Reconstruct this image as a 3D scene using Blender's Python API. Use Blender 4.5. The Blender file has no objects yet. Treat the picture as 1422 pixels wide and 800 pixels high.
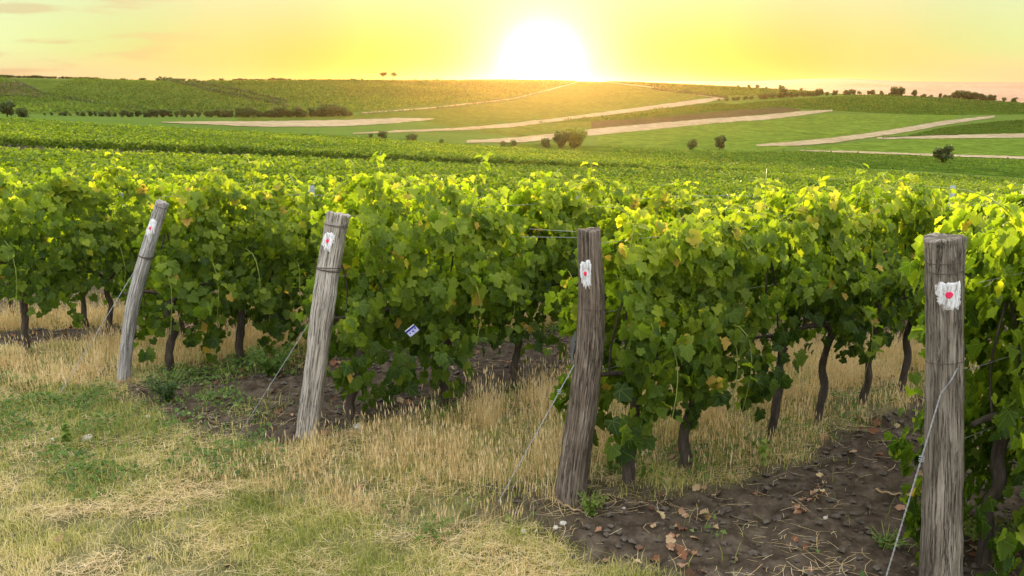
import bpy, math
import numpy as np
from mathutils import Vector, Matrix
R_ = math.radians
rng = np.random.default_rng(7)
scene = bpy.context.scene
COL = scene.collection

# ------------------------------------------------------------------ camera
PITCH, EYE, F = R_(12.6), 2.2, 1231.0
cd = bpy.data.cameras.new('camera'); cam = bpy.data.objects.new('camera', cd); COL.objects.link(cam)
cam.location = (0, 0, EYE); cam.rotation_euler = (math.pi/2 - PITCH, 0, 0)
cd.sensor_width = 36.0; cd.lens = 36.0*F/1422.0; cd.clip_start = 0.1; cd.clip_end = 40000
scene.camera = cam
scene.view_settings.view_transform = 'Standard'; scene.view_settings.look = 'None'
scene.view_settings.gamma = 1.0; scene.view_settings.exposure = 1.35
scene.cycles.use_denoising = True
scene.cycles.max_bounces = 7; scene.cycles.diffuse_bounces = 3; scene.cycles.transmission_bounces = 4
scene.cycles.volume_bounces = 0; scene.cycles.transparent_max_bounces = 8
scene.cycles.sample_clamp_indirect = 6.0

# ------------------------------------------------------------------ sky and sun
SUN_AZ, SUN_EL = R_(1.9), R_(2.9)          # to the right of straight ahead (+Y), above the horizon
sd = Vector((math.sin(SUN_AZ)*math.cos(SUN_EL), math.cos(SUN_AZ)*math.cos(SUN_EL), math.sin(SUN_EL)))
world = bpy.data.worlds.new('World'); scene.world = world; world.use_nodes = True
def build_world():
    nt = world.node_tree; N = nt.nodes; L = nt.links; N.clear()
    out = N.new('ShaderNodeOutputWorld')
    sky = N.new('ShaderNodeTexSky'); sky.sky_type = 'NISHITA'; sky.sun_disc = False
    sky.sun_elevation = SUN_EL; sky.sun_rotation = SUN_AZ
    sky.air_density = 1.0; sky.dust_density = 2.0; sky.ozone_density = 1.0
    b1 = N.new('ShaderNodeBackground'); b1.inputs[1].default_value = 0.08
    L.new(sky.outputs[0], b1.inputs[0])
    tc = N.new('ShaderNodeTexCoord')
    nrm = N.new('ShaderNodeVectorMath'); nrm.operation = 'NORMALIZE'; L.new(tc.outputs['Generated'], nrm.inputs[0])
    dot = N.new('ShaderNodeVectorMath'); dot.operation = 'DOT_PRODUCT'; L.new(nrm.outputs[0], dot.inputs[0])
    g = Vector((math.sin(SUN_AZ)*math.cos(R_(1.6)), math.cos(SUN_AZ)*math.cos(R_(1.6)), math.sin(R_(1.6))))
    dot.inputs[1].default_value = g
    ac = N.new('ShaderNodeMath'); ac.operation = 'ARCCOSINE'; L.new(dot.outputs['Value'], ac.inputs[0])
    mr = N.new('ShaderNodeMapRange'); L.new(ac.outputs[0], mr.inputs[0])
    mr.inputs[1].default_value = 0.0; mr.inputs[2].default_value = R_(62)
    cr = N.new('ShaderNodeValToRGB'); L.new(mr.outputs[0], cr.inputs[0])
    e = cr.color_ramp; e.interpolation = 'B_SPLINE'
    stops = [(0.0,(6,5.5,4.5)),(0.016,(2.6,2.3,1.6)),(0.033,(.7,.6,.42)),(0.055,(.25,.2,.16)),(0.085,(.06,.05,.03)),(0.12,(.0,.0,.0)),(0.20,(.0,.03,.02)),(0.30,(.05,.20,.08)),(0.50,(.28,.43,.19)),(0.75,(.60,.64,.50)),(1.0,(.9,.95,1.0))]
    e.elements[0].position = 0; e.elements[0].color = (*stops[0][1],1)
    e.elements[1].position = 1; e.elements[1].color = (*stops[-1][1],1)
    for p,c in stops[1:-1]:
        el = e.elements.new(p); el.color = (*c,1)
    # higher up the sky turns paler
    sep = N.new('ShaderNodeSeparateXYZ'); L.new(nrm.outputs[0], sep.inputs[0])
    me = N.new('ShaderNodeMapRange'); L.new(sep.outputs['Z'], me.inputs[0]); me.interpolation_type='SMOOTHSTEP'
    me.inputs[1].default_value = 0.025; me.inputs[2].default_value = 0.17; me.inputs[3].default_value = 0; me.inputs[4].default_value = .8
    mx = N.new('ShaderNodeMix'); mx.data_type='RGBA'; L.new(me.outputs[0], mx.inputs[0]); L.new(cr.outputs[0], mx.inputs[6])
    mx.inputs[7].default_value = (.30,.36,.32,1)
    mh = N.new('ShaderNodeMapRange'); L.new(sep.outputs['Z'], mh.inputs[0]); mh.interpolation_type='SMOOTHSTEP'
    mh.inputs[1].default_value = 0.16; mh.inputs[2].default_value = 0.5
    mh2 = N.new('ShaderNodeMix'); mh2.data_type='RGBA'; L.new(mh.outputs[0], mh2.inputs[0]); L.new(mx.outputs[2], mh2.inputs[6]); mh2.inputs[7].default_value = (1.38,1.42,1.50,1)  # upper sky above the frame, brightened beyond a real dusk to light the foreground
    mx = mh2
    # pale blush low down, away from the sun
    mp = N.new('ShaderNodeMapRange'); L.new(sep.outputs['Z'], mp.inputs[0]); mp.interpolation_type='SMOOTHSTEP'
    mp.inputs[1].default_value = 0.045; mp.inputs[2].default_value = -0.005
    mq = N.new('ShaderNodeMapRange'); L.new(ac.outputs[0], mq.inputs[0]); mq.interpolation_type='SMOOTHSTEP'
    mq.inputs[1].default_value = R_(13); mq.inputs[2].default_value = R_(30)
    mul = N.new('ShaderNodeMath'); mul.operation='MULTIPLY'; L.new(mp.outputs[0], mul.inputs[0]); L.new(mq.outputs[0], mul.inputs[1])
    my = N.new('ShaderNodeMix'); my.data_type='RGBA'; L.new(mul.outputs[0], my.inputs[0]); L.new(mx.outputs[2], my.inputs[6])
    my.inputs[7].default_value = (.34,.26,.19,1)
    # thin wisps of cloud, mostly left of the sun
    mapn = N.new('ShaderNodeMapping'); L.new(nrm.outputs[0], mapn.inputs[0]); mapn.inputs['Scale'].default_value = (9,9,60)
    nz = N.new('ShaderNodeTexNoise'); L.new(mapn.outputs[0], nz.inputs[0]); nz.inputs['Scale'].default_value = 1.0; nz.inputs['Detail'].default_value = 6
    mc = N.new('ShaderNodeMapRange'); L.new(nz.outputs[0], mc.inputs[0]); mc.interpolation_type='SMOOTHSTEP'
    mc.inputs[1].default_value = .52; mc.inputs[2].default_value = .66; mc.inputs[4].default_value = .9
    ml = N.new('ShaderNodeMapRange'); L.new(sep.outputs['X'], ml.inputs[0]); ml.interpolation_type='SMOOTHSTEP'
    ml.inputs[1].default_value = -.25; ml.inputs[2].default_value = -.42
    mc.inputs[4].default_value = .55
    mm = N.new('ShaderNodeMath'); mm.operation='MULTIPLY'; L.new(mc.outputs[0], mm.inputs[0]); L.new(ml.outputs[0], mm.inputs[1])
    mz = N.new('ShaderNodeMix'); mz.data_type='RGBA'; L.new(mm.outputs[0], mz.inputs[0]); L.new(my.outputs[2], mz.inputs[6])
    mz.inputs[7].default_value = (.22,.17,.12,1)
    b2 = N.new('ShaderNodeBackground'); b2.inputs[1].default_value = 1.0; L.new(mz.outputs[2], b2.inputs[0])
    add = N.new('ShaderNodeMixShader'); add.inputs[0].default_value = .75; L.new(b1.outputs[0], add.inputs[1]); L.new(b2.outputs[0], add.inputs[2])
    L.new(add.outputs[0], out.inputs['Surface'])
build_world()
sl = bpy.data.lights.new('sun', 'SUN'); sl.energy = 3.3; sl.angle = R_(1.0); sl.color = (1.0, .78, .42)
so = bpy.data.objects.new('sun', sl); COL.objects.link(so)
so.rotation_euler = (-sd).to_track_quat('-Z', 'Y').to_euler()

# ------------------------------------------------------------------ numeric helpers
def _hash(ix, iy, s):
    h = (ix.astype(np.int64)*374761393 + iy.astype(np.int64)*668265263 + s*974634777) & 0x7fffffff
    h = ((h ^ (h >> 13))*1274126177) & 0x7fffffff
    return ((h ^ (h >> 16)) & 0xffff)/65535.0
def vnoise(x, y, s=0):
    x = np.asarray(x, float); y = np.asarray(y, float)
    ix = np.floor(x); iy = np.floor(y); fx = x-ix; fy = y-iy
    fx = fx*fx*(3-2*fx); fy = fy*fy*(3-2*fy)
    a = _hash(ix,iy,s); b = _hash(ix+1,iy,s); c = _hash(ix,iy+1,s); d = _hash(ix+1,iy+1,s)
    return (a*(1-fx)+b*fx)*(1-fy)+(c*(1-fx)+d*fx)*fy
def fbm(x, y, s=0, o=4):
    t = 0; a = .5
    for k in range(o):
        t = t+a*vnoise(x*2**k, y*2**k, s+k*17); a *= .5
    return t/(1-.5**o)
def sstep(a, b, x):
    t = np.clip((np.asarray(x,float)-a)/(b-a), 0, 1); return t*t*(3-2*t)
CP, SP = math.cos(PITCH), math.sin(PITCH)
def z_for(py, Y):                      # height of the point at forward distance Y seen at image row py
    th = PITCH - np.arctan((400-np.asarray(py,float))/F)
    return EYE - Y*np.tan(th)
def at(px, py, Y):
    z = float(z_for(py, Y)); dep = Y*CP+(EYE-z)*SP
    return np.array([(px-711)/F*dep, Y, z])
def project(X, Y, z):
    dep = Y*CP+(EYE-z)*SP; dn = (EYE-z)*CP-Y*SP
    return 711+F*X/dep, 400+F*dn/dep
# terrain: forward distance -> image row, per column
VH = 1.65
def prof(vines, beyond):
    Ys, zs = [0.1, 7.2, 9.5, 12.5, 15.5], [0.0, 0.0, -.32, -.85, -1.35]
    for Y, py in vines: Ys.append(Y); zs.append(float(z_for(py, Y))-VH)
    for Y, py in beyond: Ys.append(Y); zs.append(float(z_for(py, Y)))
    zr = zs[-1]; Yr = Ys[-1]
    Ys += [Yr*1.35, Yr*1.9, 3500, 16000]; zs += [zr-9, zr-40, -75, -90]
    return Ys, zs
COLS = {
 -500: prof([(20,212),(40,185),(90,158),(160,138)], [(250,150),(420,148),(600,125),(900,96)]),
 0:    prof([(20,230),(40,208),(90,178),(160,160.5)], [(250,166),(420,159),(600,137),(900,104)]),
 250:  prof([(20,238),(40,217),(90,190),(160,176)], [(250,172),(400,164),(600,140),(950,109)]),
 480:  prof([(20,244),(40,226),(90,203),(160,187)], [(260,180),(430,161),(650,138),(980,108)]),
 711:  prof([(20,251),(40,236),(90,215),(160,203)], [(250,195),(350,182),(500,162),(800,133),(1150,107.5)]),
 900:  prof([(20,256),(40,244),(90,224),(160,212)], [(250,198),(350,183),(500,163),(800,138),(1120,111)]),
 1066: prof([(20,260),(40,250),(90,233),(150,223)], [(240,206),(350,188),(500,168),(700,150),(1050,121)]),
 1240: prof([(20,263),(40,256),(90,243),(150,235)], [(240,215),(350,196),(500,175),(680,152),(900,129)]),
 1422: prof([(20,268),(40,262),(90,255),(150,246)], [(240,222),(350,202),(500,182),(650,162),(850,141)]),
 1900: prof([(20,275),(40,272),(90,268),(150,262)], [(240,240),(350,220),(500,200),(650,180),(850,160)]),
}
NC, NR = 260, 420
ck = sorted(COLS); lY = np.linspace(math.log(0.3), math.log(16000), NR)
T0, T1 = -1.0, 1.0
tab0 = np.array([np.interp(lY, np.log(COLS[c][0]), COLS[c][1]) for c in ck])
tcol = np.array([(c-711)/F*CP for c in ck]); tt = np.linspace(T0, T1, NC)
tab = np.array([np.interp(tt, tcol, tab0[:,j]) for j in range(NR)]).T
def gauss(a, s, ax):
    r = int(3*s); k = np.exp(-.5*(np.arange(-r,r+1)/s)**2); k /= k.sum()
    return np.apply_along_axis(lambda v: np.convolve(np.pad(v, r, mode='edge'), k, 'valid'), ax, a)
tab = gauss(gauss(tab, 5.0, 0), 3.5, 1)
def terrain(X, Y):
    X = np.asarray(X, float); Y = np.asarray(Y, float)
    az = np.clip(np.arctan2(X, Y), -.72, .72); Rr = np.hypot(X, Y); Yp = np.maximum(Rr*np.cos(az), .31)
    a = (np.tan(az)-T0)/(T1-T0)*(NC-1); b = (np.log(np.minimum(Yp,15900))-lY[0])/(lY[-1]-lY[0])*(NR-1)
    a = np.clip(a, 0, NC-1.001); b = np.clip(b, 0, NR-1.001)
    i = a.astype(int); j = b.astype(int); fa = a-i; fb = b-j
    z = (tab[i,j]*(1-fa)+tab[i+1,j]*fa)*(1-fb)+(tab[i,j+1]*(1-fa)+tab[i+1,j+1]*fa)*fb
    z = z + sstep(200,500,Yp)*(vnoise(X/90,Y/90,5)-.5)*2.0*(1-sstep(700,900,Yp)*.6)
    uu = X*.82+Y*.572
    z = z-.38*sstep(5.5,11,uu)*(1-sstep(25,60,Yp))
    return z
def hit(px, py, Y0=14.0):               # where the line of sight first meets the ground
    Ys = np.geomspace(Y0, 1500, 1600); z = np.zeros_like(Ys)
    for _ in range(3):
        X = (px-711)/F*(Ys*CP+(EYE-z)*SP); z = terrain(X, Ys)
    _, yy = project(X, Ys, z)
    k = np.argmax(yy <= py) if (yy <= py).any() else int(np.argmin(yy))
    return np.array([X[k], Ys[k], z[k]])

# rows of vines: u runs along the rows, v across them
RD = np.array([.82, .572]); RD = RD/np.hypot(*RD); ND = np.array([-RD[1], RD[0]])
ROWANG = math.atan2(RD[1], RD[0])
def uv(X, Y): return X*RD[0]+Y*RD[1], X*ND[0]+Y*ND[1]
def xy(u, v): return u*RD[0]+v*ND[0], u*RD[1]+v*ND[1]
POSTS = {  # base and upper points in the picture with their forward distances
 'p1': [(172,540,6.58),(173,510,6.58),(183,432,6.58),(204,350,6.6),(226,281,6.62)],
 'p2': [(424,622,5.40),(428,590,5.4),(443,480,5.42),(456,380,5.46),(470,297,5.5)],
 'p3': [(790,710,4.49),(797,650,4.49),(813,540,4.5),(822,440,4.5),(818,319,4.5)],
 'p4': [(1305,850,3.60),(1307,760,3.6),(1311,600,3.6),(1311,440,3.6),(1311,330,3.6)],
}
ROWV = [1.85, 3.50, 5.19, 7.12, 8.62, 10.3, 12.0]
def u_end(v): return np.interp(v, [-5, .1,1.85,3.5,5.19,7.12,8.62,10.3,20], [8,4.5,3.64,2.81,1.98,1.27,.35,-.6,-6])
def zones(X, Y):
    """soil, tall dry grass, weeds (0..1) of the near ground"""
    u, v = uv(X, Y); n1 = fbm(X*1.3, Y*1.3, 11)-.5; n2 = fbm(X*4, Y*4, 23)-.5; n3 = fbm(X*2.2, Y*2.2, 41)-.5
    vv = v+n1*.5+n2*.25; d = u-u_end(v)+n1*.6+n2*.3
    def band(a, b, w=.12): return sstep(a-w, a+w, vv)*(1-sstep(b-w, b+w, vv))
    soil = band(1.4, 3.22)*sstep(-.62,-.3,d) + band(5.15, 7.0)*sstep(-.42,-.08,d) + band(3.2,3.75,.1)*sstep(-.5,-.25,d)*(1-sstep(.1,.5,d))*.9
    soil = soil + band(8.9, 10.2)*sstep(-.5,-.2,d) + (1-sstep(1.35,1.5,vv))*sstep(-.4,0,d)*.75
    tall = band(3.55, 5.05)*sstep(-1.05,-.72,d) + band(7.15, 8.6)*sstep(-.75,-.35,d) + band(3.15,3.6)*sstep(.7,1.2,d)*.8 + band(3.15,3.6)*sstep(1.2,2.0,d)*.3
    tall = tall + band(10.2, 11.9)*sstep(-.3,0,d)
    weed = band(5.0, 8.0, .2)*sstep(-1.45,-1.1,d)*(1-sstep(-.5,-.2,d))
    weed = weed + (1-sstep(1.3,1.6,vv))*sstep(-.3,.1,d)*.8 + sstep(.16,.3,n3)*.5*(soil > .5)*sstep(.5,.0,d)
    weed = weed + band(5.15,7.0)*sstep(-.5,-.1,d)*(1-sstep(.5,1.2,d))*np.clip(n3*6,0,.7) + band(6.7,7.4)*sstep(0,.5,d)*.8 + band(4.9,5.3,.1)*sstep(.2,.6,d)*.4 + band(3.3,3.7,.1)*sstep(.1,.5,d)*.35
    soil = np.clip(soil,0,1); tall = np.clip(tall,0,1); weed = np.clip(weed,0,1)
    return soil, tall, weed
def near_z(X, Y):
    s, t, w = zones(X, Y)
    f = 1-sstep(11, 16, np.hypot(X,Y))
    b = (fbm(X*2.5,Y*2.5,3)-.5)*.07 + s*((fbm(X*7,Y*7,8)-.5)*.075+(fbm(X*26,Y*26,9,3)-.5)*.035) + (1-s)*(fbm(X*12,Y*12,29,3)-.5)*.025
    return terrain(X,Y)+b*f

# ------------------------------------------------------------------ mesh helpers
def mesh_np(name, V, faces, mat=None, parent=None, smooth=True, pattr=None, uvs=None, link=True):
    """faces: list of int arrays (n,k). pattr: dict name -> per-vertex float. uvs: per-vertex (n,2)"""
    me = bpy.data.meshes.new(name); V = np.asarray(V, np.float32)
    me.vertices.add(len(V)); me.vertices.foreach_set('co', V.ravel())
    loops = np.concatenate([np.asarray(f).ravel() for f in faces]).astype(np.int32)
    tot = np.concatenate([np.full(len(f), f.shape[1]) for f in faces]).astype(np.int32)
    st = np.concatenate([[0], np.cumsum(tot)[:-1]]).astype(np.int32)
    me.loops.add(len(loops)); me.loops.foreach_set('vertex_index', loops)
    me.polygons.add(len(tot)); me.polygons.foreach_set('loop_start', st)
    me.update(calc_edges=True)
    me.polygons.foreach_set('use_smooth', np.full(len(tot), smooth))
    for k, a in (pattr or {}).items():
        at_ = me.attributes.new(k, 'FLOAT', 'POINT'); at_.data.foreach_set('value', np.asarray(a, np.float32))
    if uvs is not None:
        ul = me.uv_layers.new(name='UVMap'); ul.data.foreach_set('uv', np.asarray(uvs, np.float32)[loops].ravel())
    if mat:
        for m_ in (mat if isinstance(mat, list) else [mat]): me.materials.append(m_)
    me.validate(); me.update()
    o = bpy.data.objects.new(name, me)
    if link: COL.objects.link(o)
    if parent is not None: o.parent = parent
    return o
def tag(o, label=None, cat=None, group=None, kind=None):
    for k, v in (('label',label),('category',cat),('group',group),('kind',kind)):
        if v: o[k] = v
    return o
def empty(name, loc, rz=0, **kw):
    o = bpy.data.objects.new(name, None); COL.objects.link(o); o.location = loc; o.rotation_euler = (0,0,rz)
    o.empty_display_size = .1
    return tag(o, **kw)
def kids(o, _c={}):
    return [c for c in bpy.data.objects if c.parent == o]
def tube(P, rad, seg=8, cap=True, wob=0, seed=0):
    """tube along P (n,3); rad scalar or (n,); returns V, faces"""
    P = np.asarray(P, float); n = len(P); rad = np.broadcast_to(np.asarray(rad, float), (n,))
    T = np.gradient(P, axis=0); T /= np.linalg.norm(T, axis=1)[:,None]+1e-9
    a = np.array([0,0,1.]) if abs(T[0][2]) < .8 else np.array([1.,0,0])
    V = []; r_ = np.random.default_rng(seed); ph = r_.random(6)*6.28
    B = np.cross(T[0], a); B /= np.linalg.norm(B)
    th = np.linspace(0, 2*math.pi, seg, endpoint=False)
    for i in range(n):
        B = B-T[i]*B.dot(T[i]); B /= np.linalg.norm(B); N2 = np.cross(T[i], B)
        rr = rad[i]*(1+wob*(np.sin(2*th+ph[0]+i*.5)*.5+np.sin(3*th+ph[1]-i*.8)*.5+np.sin(i*1.9+ph[2])*.4))
        V.append(P[i]+rr[:,None]*(np.cos(th)[:,None]*B+np.sin(th)[:,None]*N2))
    V = np.concatenate(V)
    i = np.arange(n-1)[:,None]*seg; j = np.arange(seg)[None]; j2 = (j+1)%seg
    Fq = np.stack([i+j, i+j2, i+seg+j2, i+seg+j], -1).reshape(-1,4)
    faces = [Fq]
    if cap:
        V = np.vstack([V, P[0], P[-1]]); c0 = n*seg; jj = np.arange(seg); j3 = (jj+1)%seg
        faces.append(np.stack([np.full(seg,c0), j3, jj], -1)); e = (n-1)*seg
        faces.append(np.stack([np.full(seg,c0+1), e+jj, e+j3], -1))
    return V, faces
class Acc:
    def __init__(s): s.V=[]; s.F={}; s.n=0; s.A={}
    def add(s, V, faces, **attr):
        s.V.append(V)
        for f in faces: s.F.setdefault(f.shape[1], []).append(f+s.n)
        for k,a in attr.items(): s.A.setdefault(k, []).append(np.broadcast_to(a, (len(V),)))
        s.n += len(V)
    def build(s, name, mat, parent=None, smooth=True, link=True):
        return mesh_np(name, np.concatenate(s.V), [np.concatenate(v) for v in s.F.values()], mat, parent, smooth,
                       {k: np.concatenate(v) for k,v in s.A.items()}, link=link)
def smoothpath(pts, n):
    pts = np.asarray(pts, float); k = len(pts); t = np.linspace(0, k-1, n); out = []
    for x in t:
        i = min(int(x), k-2); f = x-i
        p0 = pts[max(i-1,0)]; p1 = pts[i]; p2 = pts[i+1]; p3 = pts[min(i+2,k-1)]
        out.append(.5*((2*p1)+(-p0+p2)*f+(2*p0-5*p1+4*p2-p3)*f*f+(-p0+3*p1-3*p2+p3)*f**3))
    return np.array(out)

# ------------------------------------------------------------------ materials
def material(name): 
    m = bpy.data.materials.new(name); m.use_nodes = True; nt = m.node_tree
    p = nt.nodes['Principled BSDF']; p.inputs['Specular IOR Level'].default_value = .25
    return m, nt.nodes, nt.links, p
def ramp(N, L, src, stops, interp='LINEAR'):
    cr = N.new('ShaderNodeValToRGB'); e = cr.color_ramp; e.interpolation = interp
    e.elements[0].position = stops[0][0]; e.elements[0].color = (*stops[0][1],1)
    e.elements[1].position = stops[-1][0]; e.elements[1].color = (*stops[-1][1],1)
    for p,c in stops[1:-1]: e.elements.new(p).color = (*c,1)
    L.new(src, cr.inputs[0]); return cr.outputs[0]
def noise(N, L, scale, detail=4, vec=None, rough=.55, mapscale=None, coord='Object'):
    n = N.new('ShaderNodeTexNoise'); n.inputs['Scale'].default_value = scale; n.inputs['Detail'].default_value = detail; n.inputs['Roughness'].default_value = rough
    if vec is None:
        tc = N.new('ShaderNodeTexCoord'); vec = tc.outputs[coord]
    if mapscale:
        mp = N.new('ShaderNodeMapping'); mp.inputs['Scale'].default_value = mapscale; L.new(vec, mp.inputs[0]); vec = mp.outputs[0]
    L.new(vec, n.inputs['Vector']); return n.outputs[0]
def mix(N, L, f, a, b, mode='MIX'):
    m = N.new('ShaderNodeMix'); m.data_type = 'RGBA'; m.blend_type = mode
    for i, x in ((0,f),(6,a),(7,b)):
        if isinstance(x, (tuple,list)): m.inputs[i].default_value = (*x,1)
        elif isinstance(x, (int,float)): m.inputs[i].default_value = x
        else: L.new(x, m.inputs[i])
    return m.outputs[2]
def math_(N, L, op, a, b=None, clamp=False):
    m = N.new('ShaderNodeMath'); m.operation = op; m.use_clamp = clamp
    for i, x in ((0,a),(1,b)):
        if x is None: continue
        if isinstance(x,(int,float)): m.inputs[i].default_value = x
        else: L.new(x, m.inputs[i])
    return m.outputs[0]
def attr(N, name):
    a = N.new('ShaderNodeAttribute'); a.attribute_name = name; return a.outputs['Fac']
def bump(N, L, h, strength, dist, p):
    b = N.new('ShaderNodeBump'); b.inputs['Strength'].default_value = strength; b.inputs['Distance'].default_value = dist
    L.new(h, b.inputs['Height']); L.new(b.outputs[0], p.inputs['Normal']); return b
def leafmat(name, stops, transl=.5, tboost=1.8, rough=.5, veins=False, spec=.3, tgreen=(.95,1.0,.35)):
    m, N, L, p = material(name)
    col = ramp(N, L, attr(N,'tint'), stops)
    if veins:
        uvn = N.new('ShaderNodeUVMap'); sep = N.new('ShaderNodeSeparateXYZ'); L.new(uvn.outputs[0], sep.inputs[0])
        ang = math_(N,L,'ARCTAN2', sep.outputs['X'], sep.outputs['Y'])
        s = math_(N,L,'ABSOLUTE', math_(N,L,'SINE', math_(N,L,'MULTIPLY', ang, math.pi/R_(48))))
        ln = N.new('ShaderNodeVectorMath'); ln.operation='LENGTH'; L.new(uvn.outputs[0], ln.inputs[0])
        w = math_(N,L,'MULTIPLY', s, ln.outputs['Value'])
        vm = N.new('ShaderNodeMapRange'); L.new(w, vm.inputs[0]); vm.inputs[1].default_value=.10; vm.inputs[2].default_value=.0; vm.inputs[4].default_value=.35
        col = mix(N,L, vm.outputs[0], col, (.30,.36,.10))
    oi = N.new('ShaderNodeObjectInfo')
    hsv = N.new('ShaderNodeHueSaturation'); L.new(col, hsv.inputs['Color'])
    L.new(math_(N,L,'ADD', math_(N,L,'MULTIPLY', oi.outputs['Random'], .25), .88), hsv.inputs['Value'])
    col = hsv.outputs[0]
    L.new(col, p.inputs['Base Color']); p.inputs['Roughness'].default_value = rough; p.inputs['Specular IOR Level'].default_value = spec
    tr = N.new('ShaderNodeBsdfTranslucent')
    tcol = mix(N,L,1.0, col, tuple(c*tboost for c in tgreen), 'MULTIPLY'); L.new(tcol, tr.inputs[0])
    ms = N.new('ShaderNodeMixShader'); ms.inputs[0].default_value = transl
    L.new(p.outputs[0], ms.inputs[1]); L.new(tr.outputs[0], ms.inputs[2])
    L.new(ms.outputs[0], N['Material Output'].inputs['Surface'])
    return m
M = {}
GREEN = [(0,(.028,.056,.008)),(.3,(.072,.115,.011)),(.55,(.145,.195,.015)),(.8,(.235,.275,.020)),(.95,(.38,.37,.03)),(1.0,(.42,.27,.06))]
M['leaf'] = leafmat('vine_leaf', GREEN, .50, 2.3, .58, True, .18)
M['leaf_far'] = leafmat('vine_leaf_far', GREEN, .40, 1.8, .6, False, .15)
M['hill_leaf'] = leafmat('hill_vine_leaf', [(0,(.030,.060,.010)),(.4,(.075,.125,.020)),(.8,(.15,.20,.03)),(1,(.2,.24,.04))], .35, 1.6, .8, False, .05)
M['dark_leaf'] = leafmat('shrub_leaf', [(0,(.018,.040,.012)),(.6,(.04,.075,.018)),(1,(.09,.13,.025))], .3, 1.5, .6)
M['light_leaf'] = leafmat('pale_tree_leaf', [(0,(.045,.075,.012)),(.6,(.10,.14,.022)),(1,(.18,.22,.03))], .4, 1.8, .6)  # paler green foliage of the large mid valley tree
M['weed'] = leafmat('weed_leaf', [(0,(.040,.085,.012)),(.6,(.10,.17,.022)),(1,(.22,.28,.05))], .35, 1.6, .5)
M['grass'] = leafmat('green_grass', [(0,(.13,.17,.03)),(.35,(.33,.34,.07)),(.65,(.56,.49,.17)),(1,(.78,.62,.33))], .35, 1.3, .6, False, .2, (1,1,.7))
M['straw'] = leafmat('dry_grass', [(0,(.19,.19,.04)),(.3,(.46,.34,.13)),(.7,(.70,.51,.25)),(1,(.82,.67,.40))], .35, 1.2, .6, False, .25, (1,.95,.75))
M['litter'] = leafmat('dead_leaf', [(0,(.07,.035,.018)),(.4,(.20,.085,.04)),(.7,(.28,.15,.085)),(1,(.42,.32,.17))], .15, 1.2, .7, False, .2, (1,.9,.7))
M['cane'] = leafmat('green_cane', [(0,(.16,.10,.05)),(.5,(.20,.24,.05)),(1,(.34,.36,.08))], .05, 1, .5)
def ground_mat():
    m, N, L, p = material('ground_earth')
    tc = N.new('ShaderNodeTexCoord').outputs['Object']
    soil = ramp(N,L, noise(N,L,9,8,tc,.65), [(.3,(.024,.018,.012)),(.5,(.064,.048,.033)),(.7,(.12,.093,.067))])
    turf = ramp(N,L, noise(N,L,5,7,tc,.7), [(.3,(.05,.045,.02)),(.5,(.12,.11,.045)),(.7,(.24,.20,.10))])
    far = ramp(N,L, noise(N,L,.035,6,tc,.6), [(.3,(.045,.08,.015)),(.55,(.07,.12,.022)),(.75,(.10,.15,.03))])
    far = mix(N,L,.45, far, ramp(N,L, noise(N,L,.6,5,tc,.7), [(.3,(.03,.06,.01)),(.7,(.13,.18,.035))]))
    c = mix(N,L, attr(N,'soil'), turf, soil)
    c = mix(N,L, attr(N,'field'), c, far)
    L.new(c, p.inputs['Base Color']); p.inputs['Roughness'].default_value = 1; p.inputs['Specular IOR Level'].default_value = 0
    bump(N,L, noise(N,L,45,8,tc,.7), .8, .012, p)
    return m
M['ground'] = ground_mat()
def field_mat(name, a, b, scale=.05, rowdir=None, period=2.2, gap=(.06,.06,.03), gapamt=.55, fine=.8, streak=None, grain=.35):
    m, N, L, p = material(name)
    tc = N.new('ShaderNodeTexCoord').outputs['Object']
    n1 = noise(N,L,scale,6,tc,.6); n2 = noise(N,L,fine,5,tc,.75)
    nn = math_(N,L,'ADD', math_(N,L,'MULTIPLY',n1,.4), math_(N,L,'MULTIPLY',n2,.6))
    c = ramp(N,L, nn, [(.42,a),(.58,b)])
    g1 = noise(N,L,.22,2,tc,.8,(1,.6,1))
    c = mix(N,L, grain, c, ramp(N,L,g1,[(.42,tuple(q*.35 for q in a)),(.50,a),(.60,tuple(min(1,q*1.35) for q in b))]))
    h = n2
    if rowdir is not None:
        mp = N.new('ShaderNodeMapping'); mp.inputs['Rotation'].default_value = (0,0,-rowdir); L.new(tc, mp.inputs[0])
        sp = N.new('ShaderNodeSeparateXYZ'); L.new(mp.outputs[0], sp.inputs[0])
        wob = math_(N,L,'MULTIPLY', n2, period*.5)
        s = math_(N,L,'SINE', math_(N,L,'MULTIPLY', math_(N,L,'ADD', sp.outputs['Y'], wob), 2*math.pi/period))
        s01 = math_(N,L,'ADD', math_(N,L,'MULTIPLY', s, .5), .5)
        c = mix(N,L, math_(N,L,'MULTIPLY', s01, gapamt), c, gap)
        h = math_(N,L,'SUBTRACT', n2, math_(N,L,'MULTIPLY', s01, .9))
    if streak is not None:
        sn = noise(N,L,.012,3,tc,.5,(1,1,1)); c = mix(N,L, ramp(N,L,sn,[(.52,(0,0,0)),(.62,(1,1,1))]), c, streak)
    L.new(c, p.inputs['Base Color']); p.inputs['Roughness'].default_value = 1; p.inputs['Specular IOR Level'].default_value = .0
    bump(N,L, h, .9, 1.0, p)
    return m
M['hillvine'] = field_mat('hill_vineyard', (0.031,0.075,0.010), (0.111,0.181,0.023), .02, R_(62), 7.5, (0.037,0.043,0.013), .75, .5)
M['hillvine2'] = field_mat('hill_vineyard_b', (0.034,0.074,0.009), (0.113,0.171,0.021), .02, R_(100), 7, (0.039,0.044,0.012), .7, .5)
M['meadow'] = field_mat('meadow', (0.056,0.108,0.013), (0.117,0.178,0.024), .03, R_(20), 9, (0.094,0.122,0.023), .4, .4)
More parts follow.
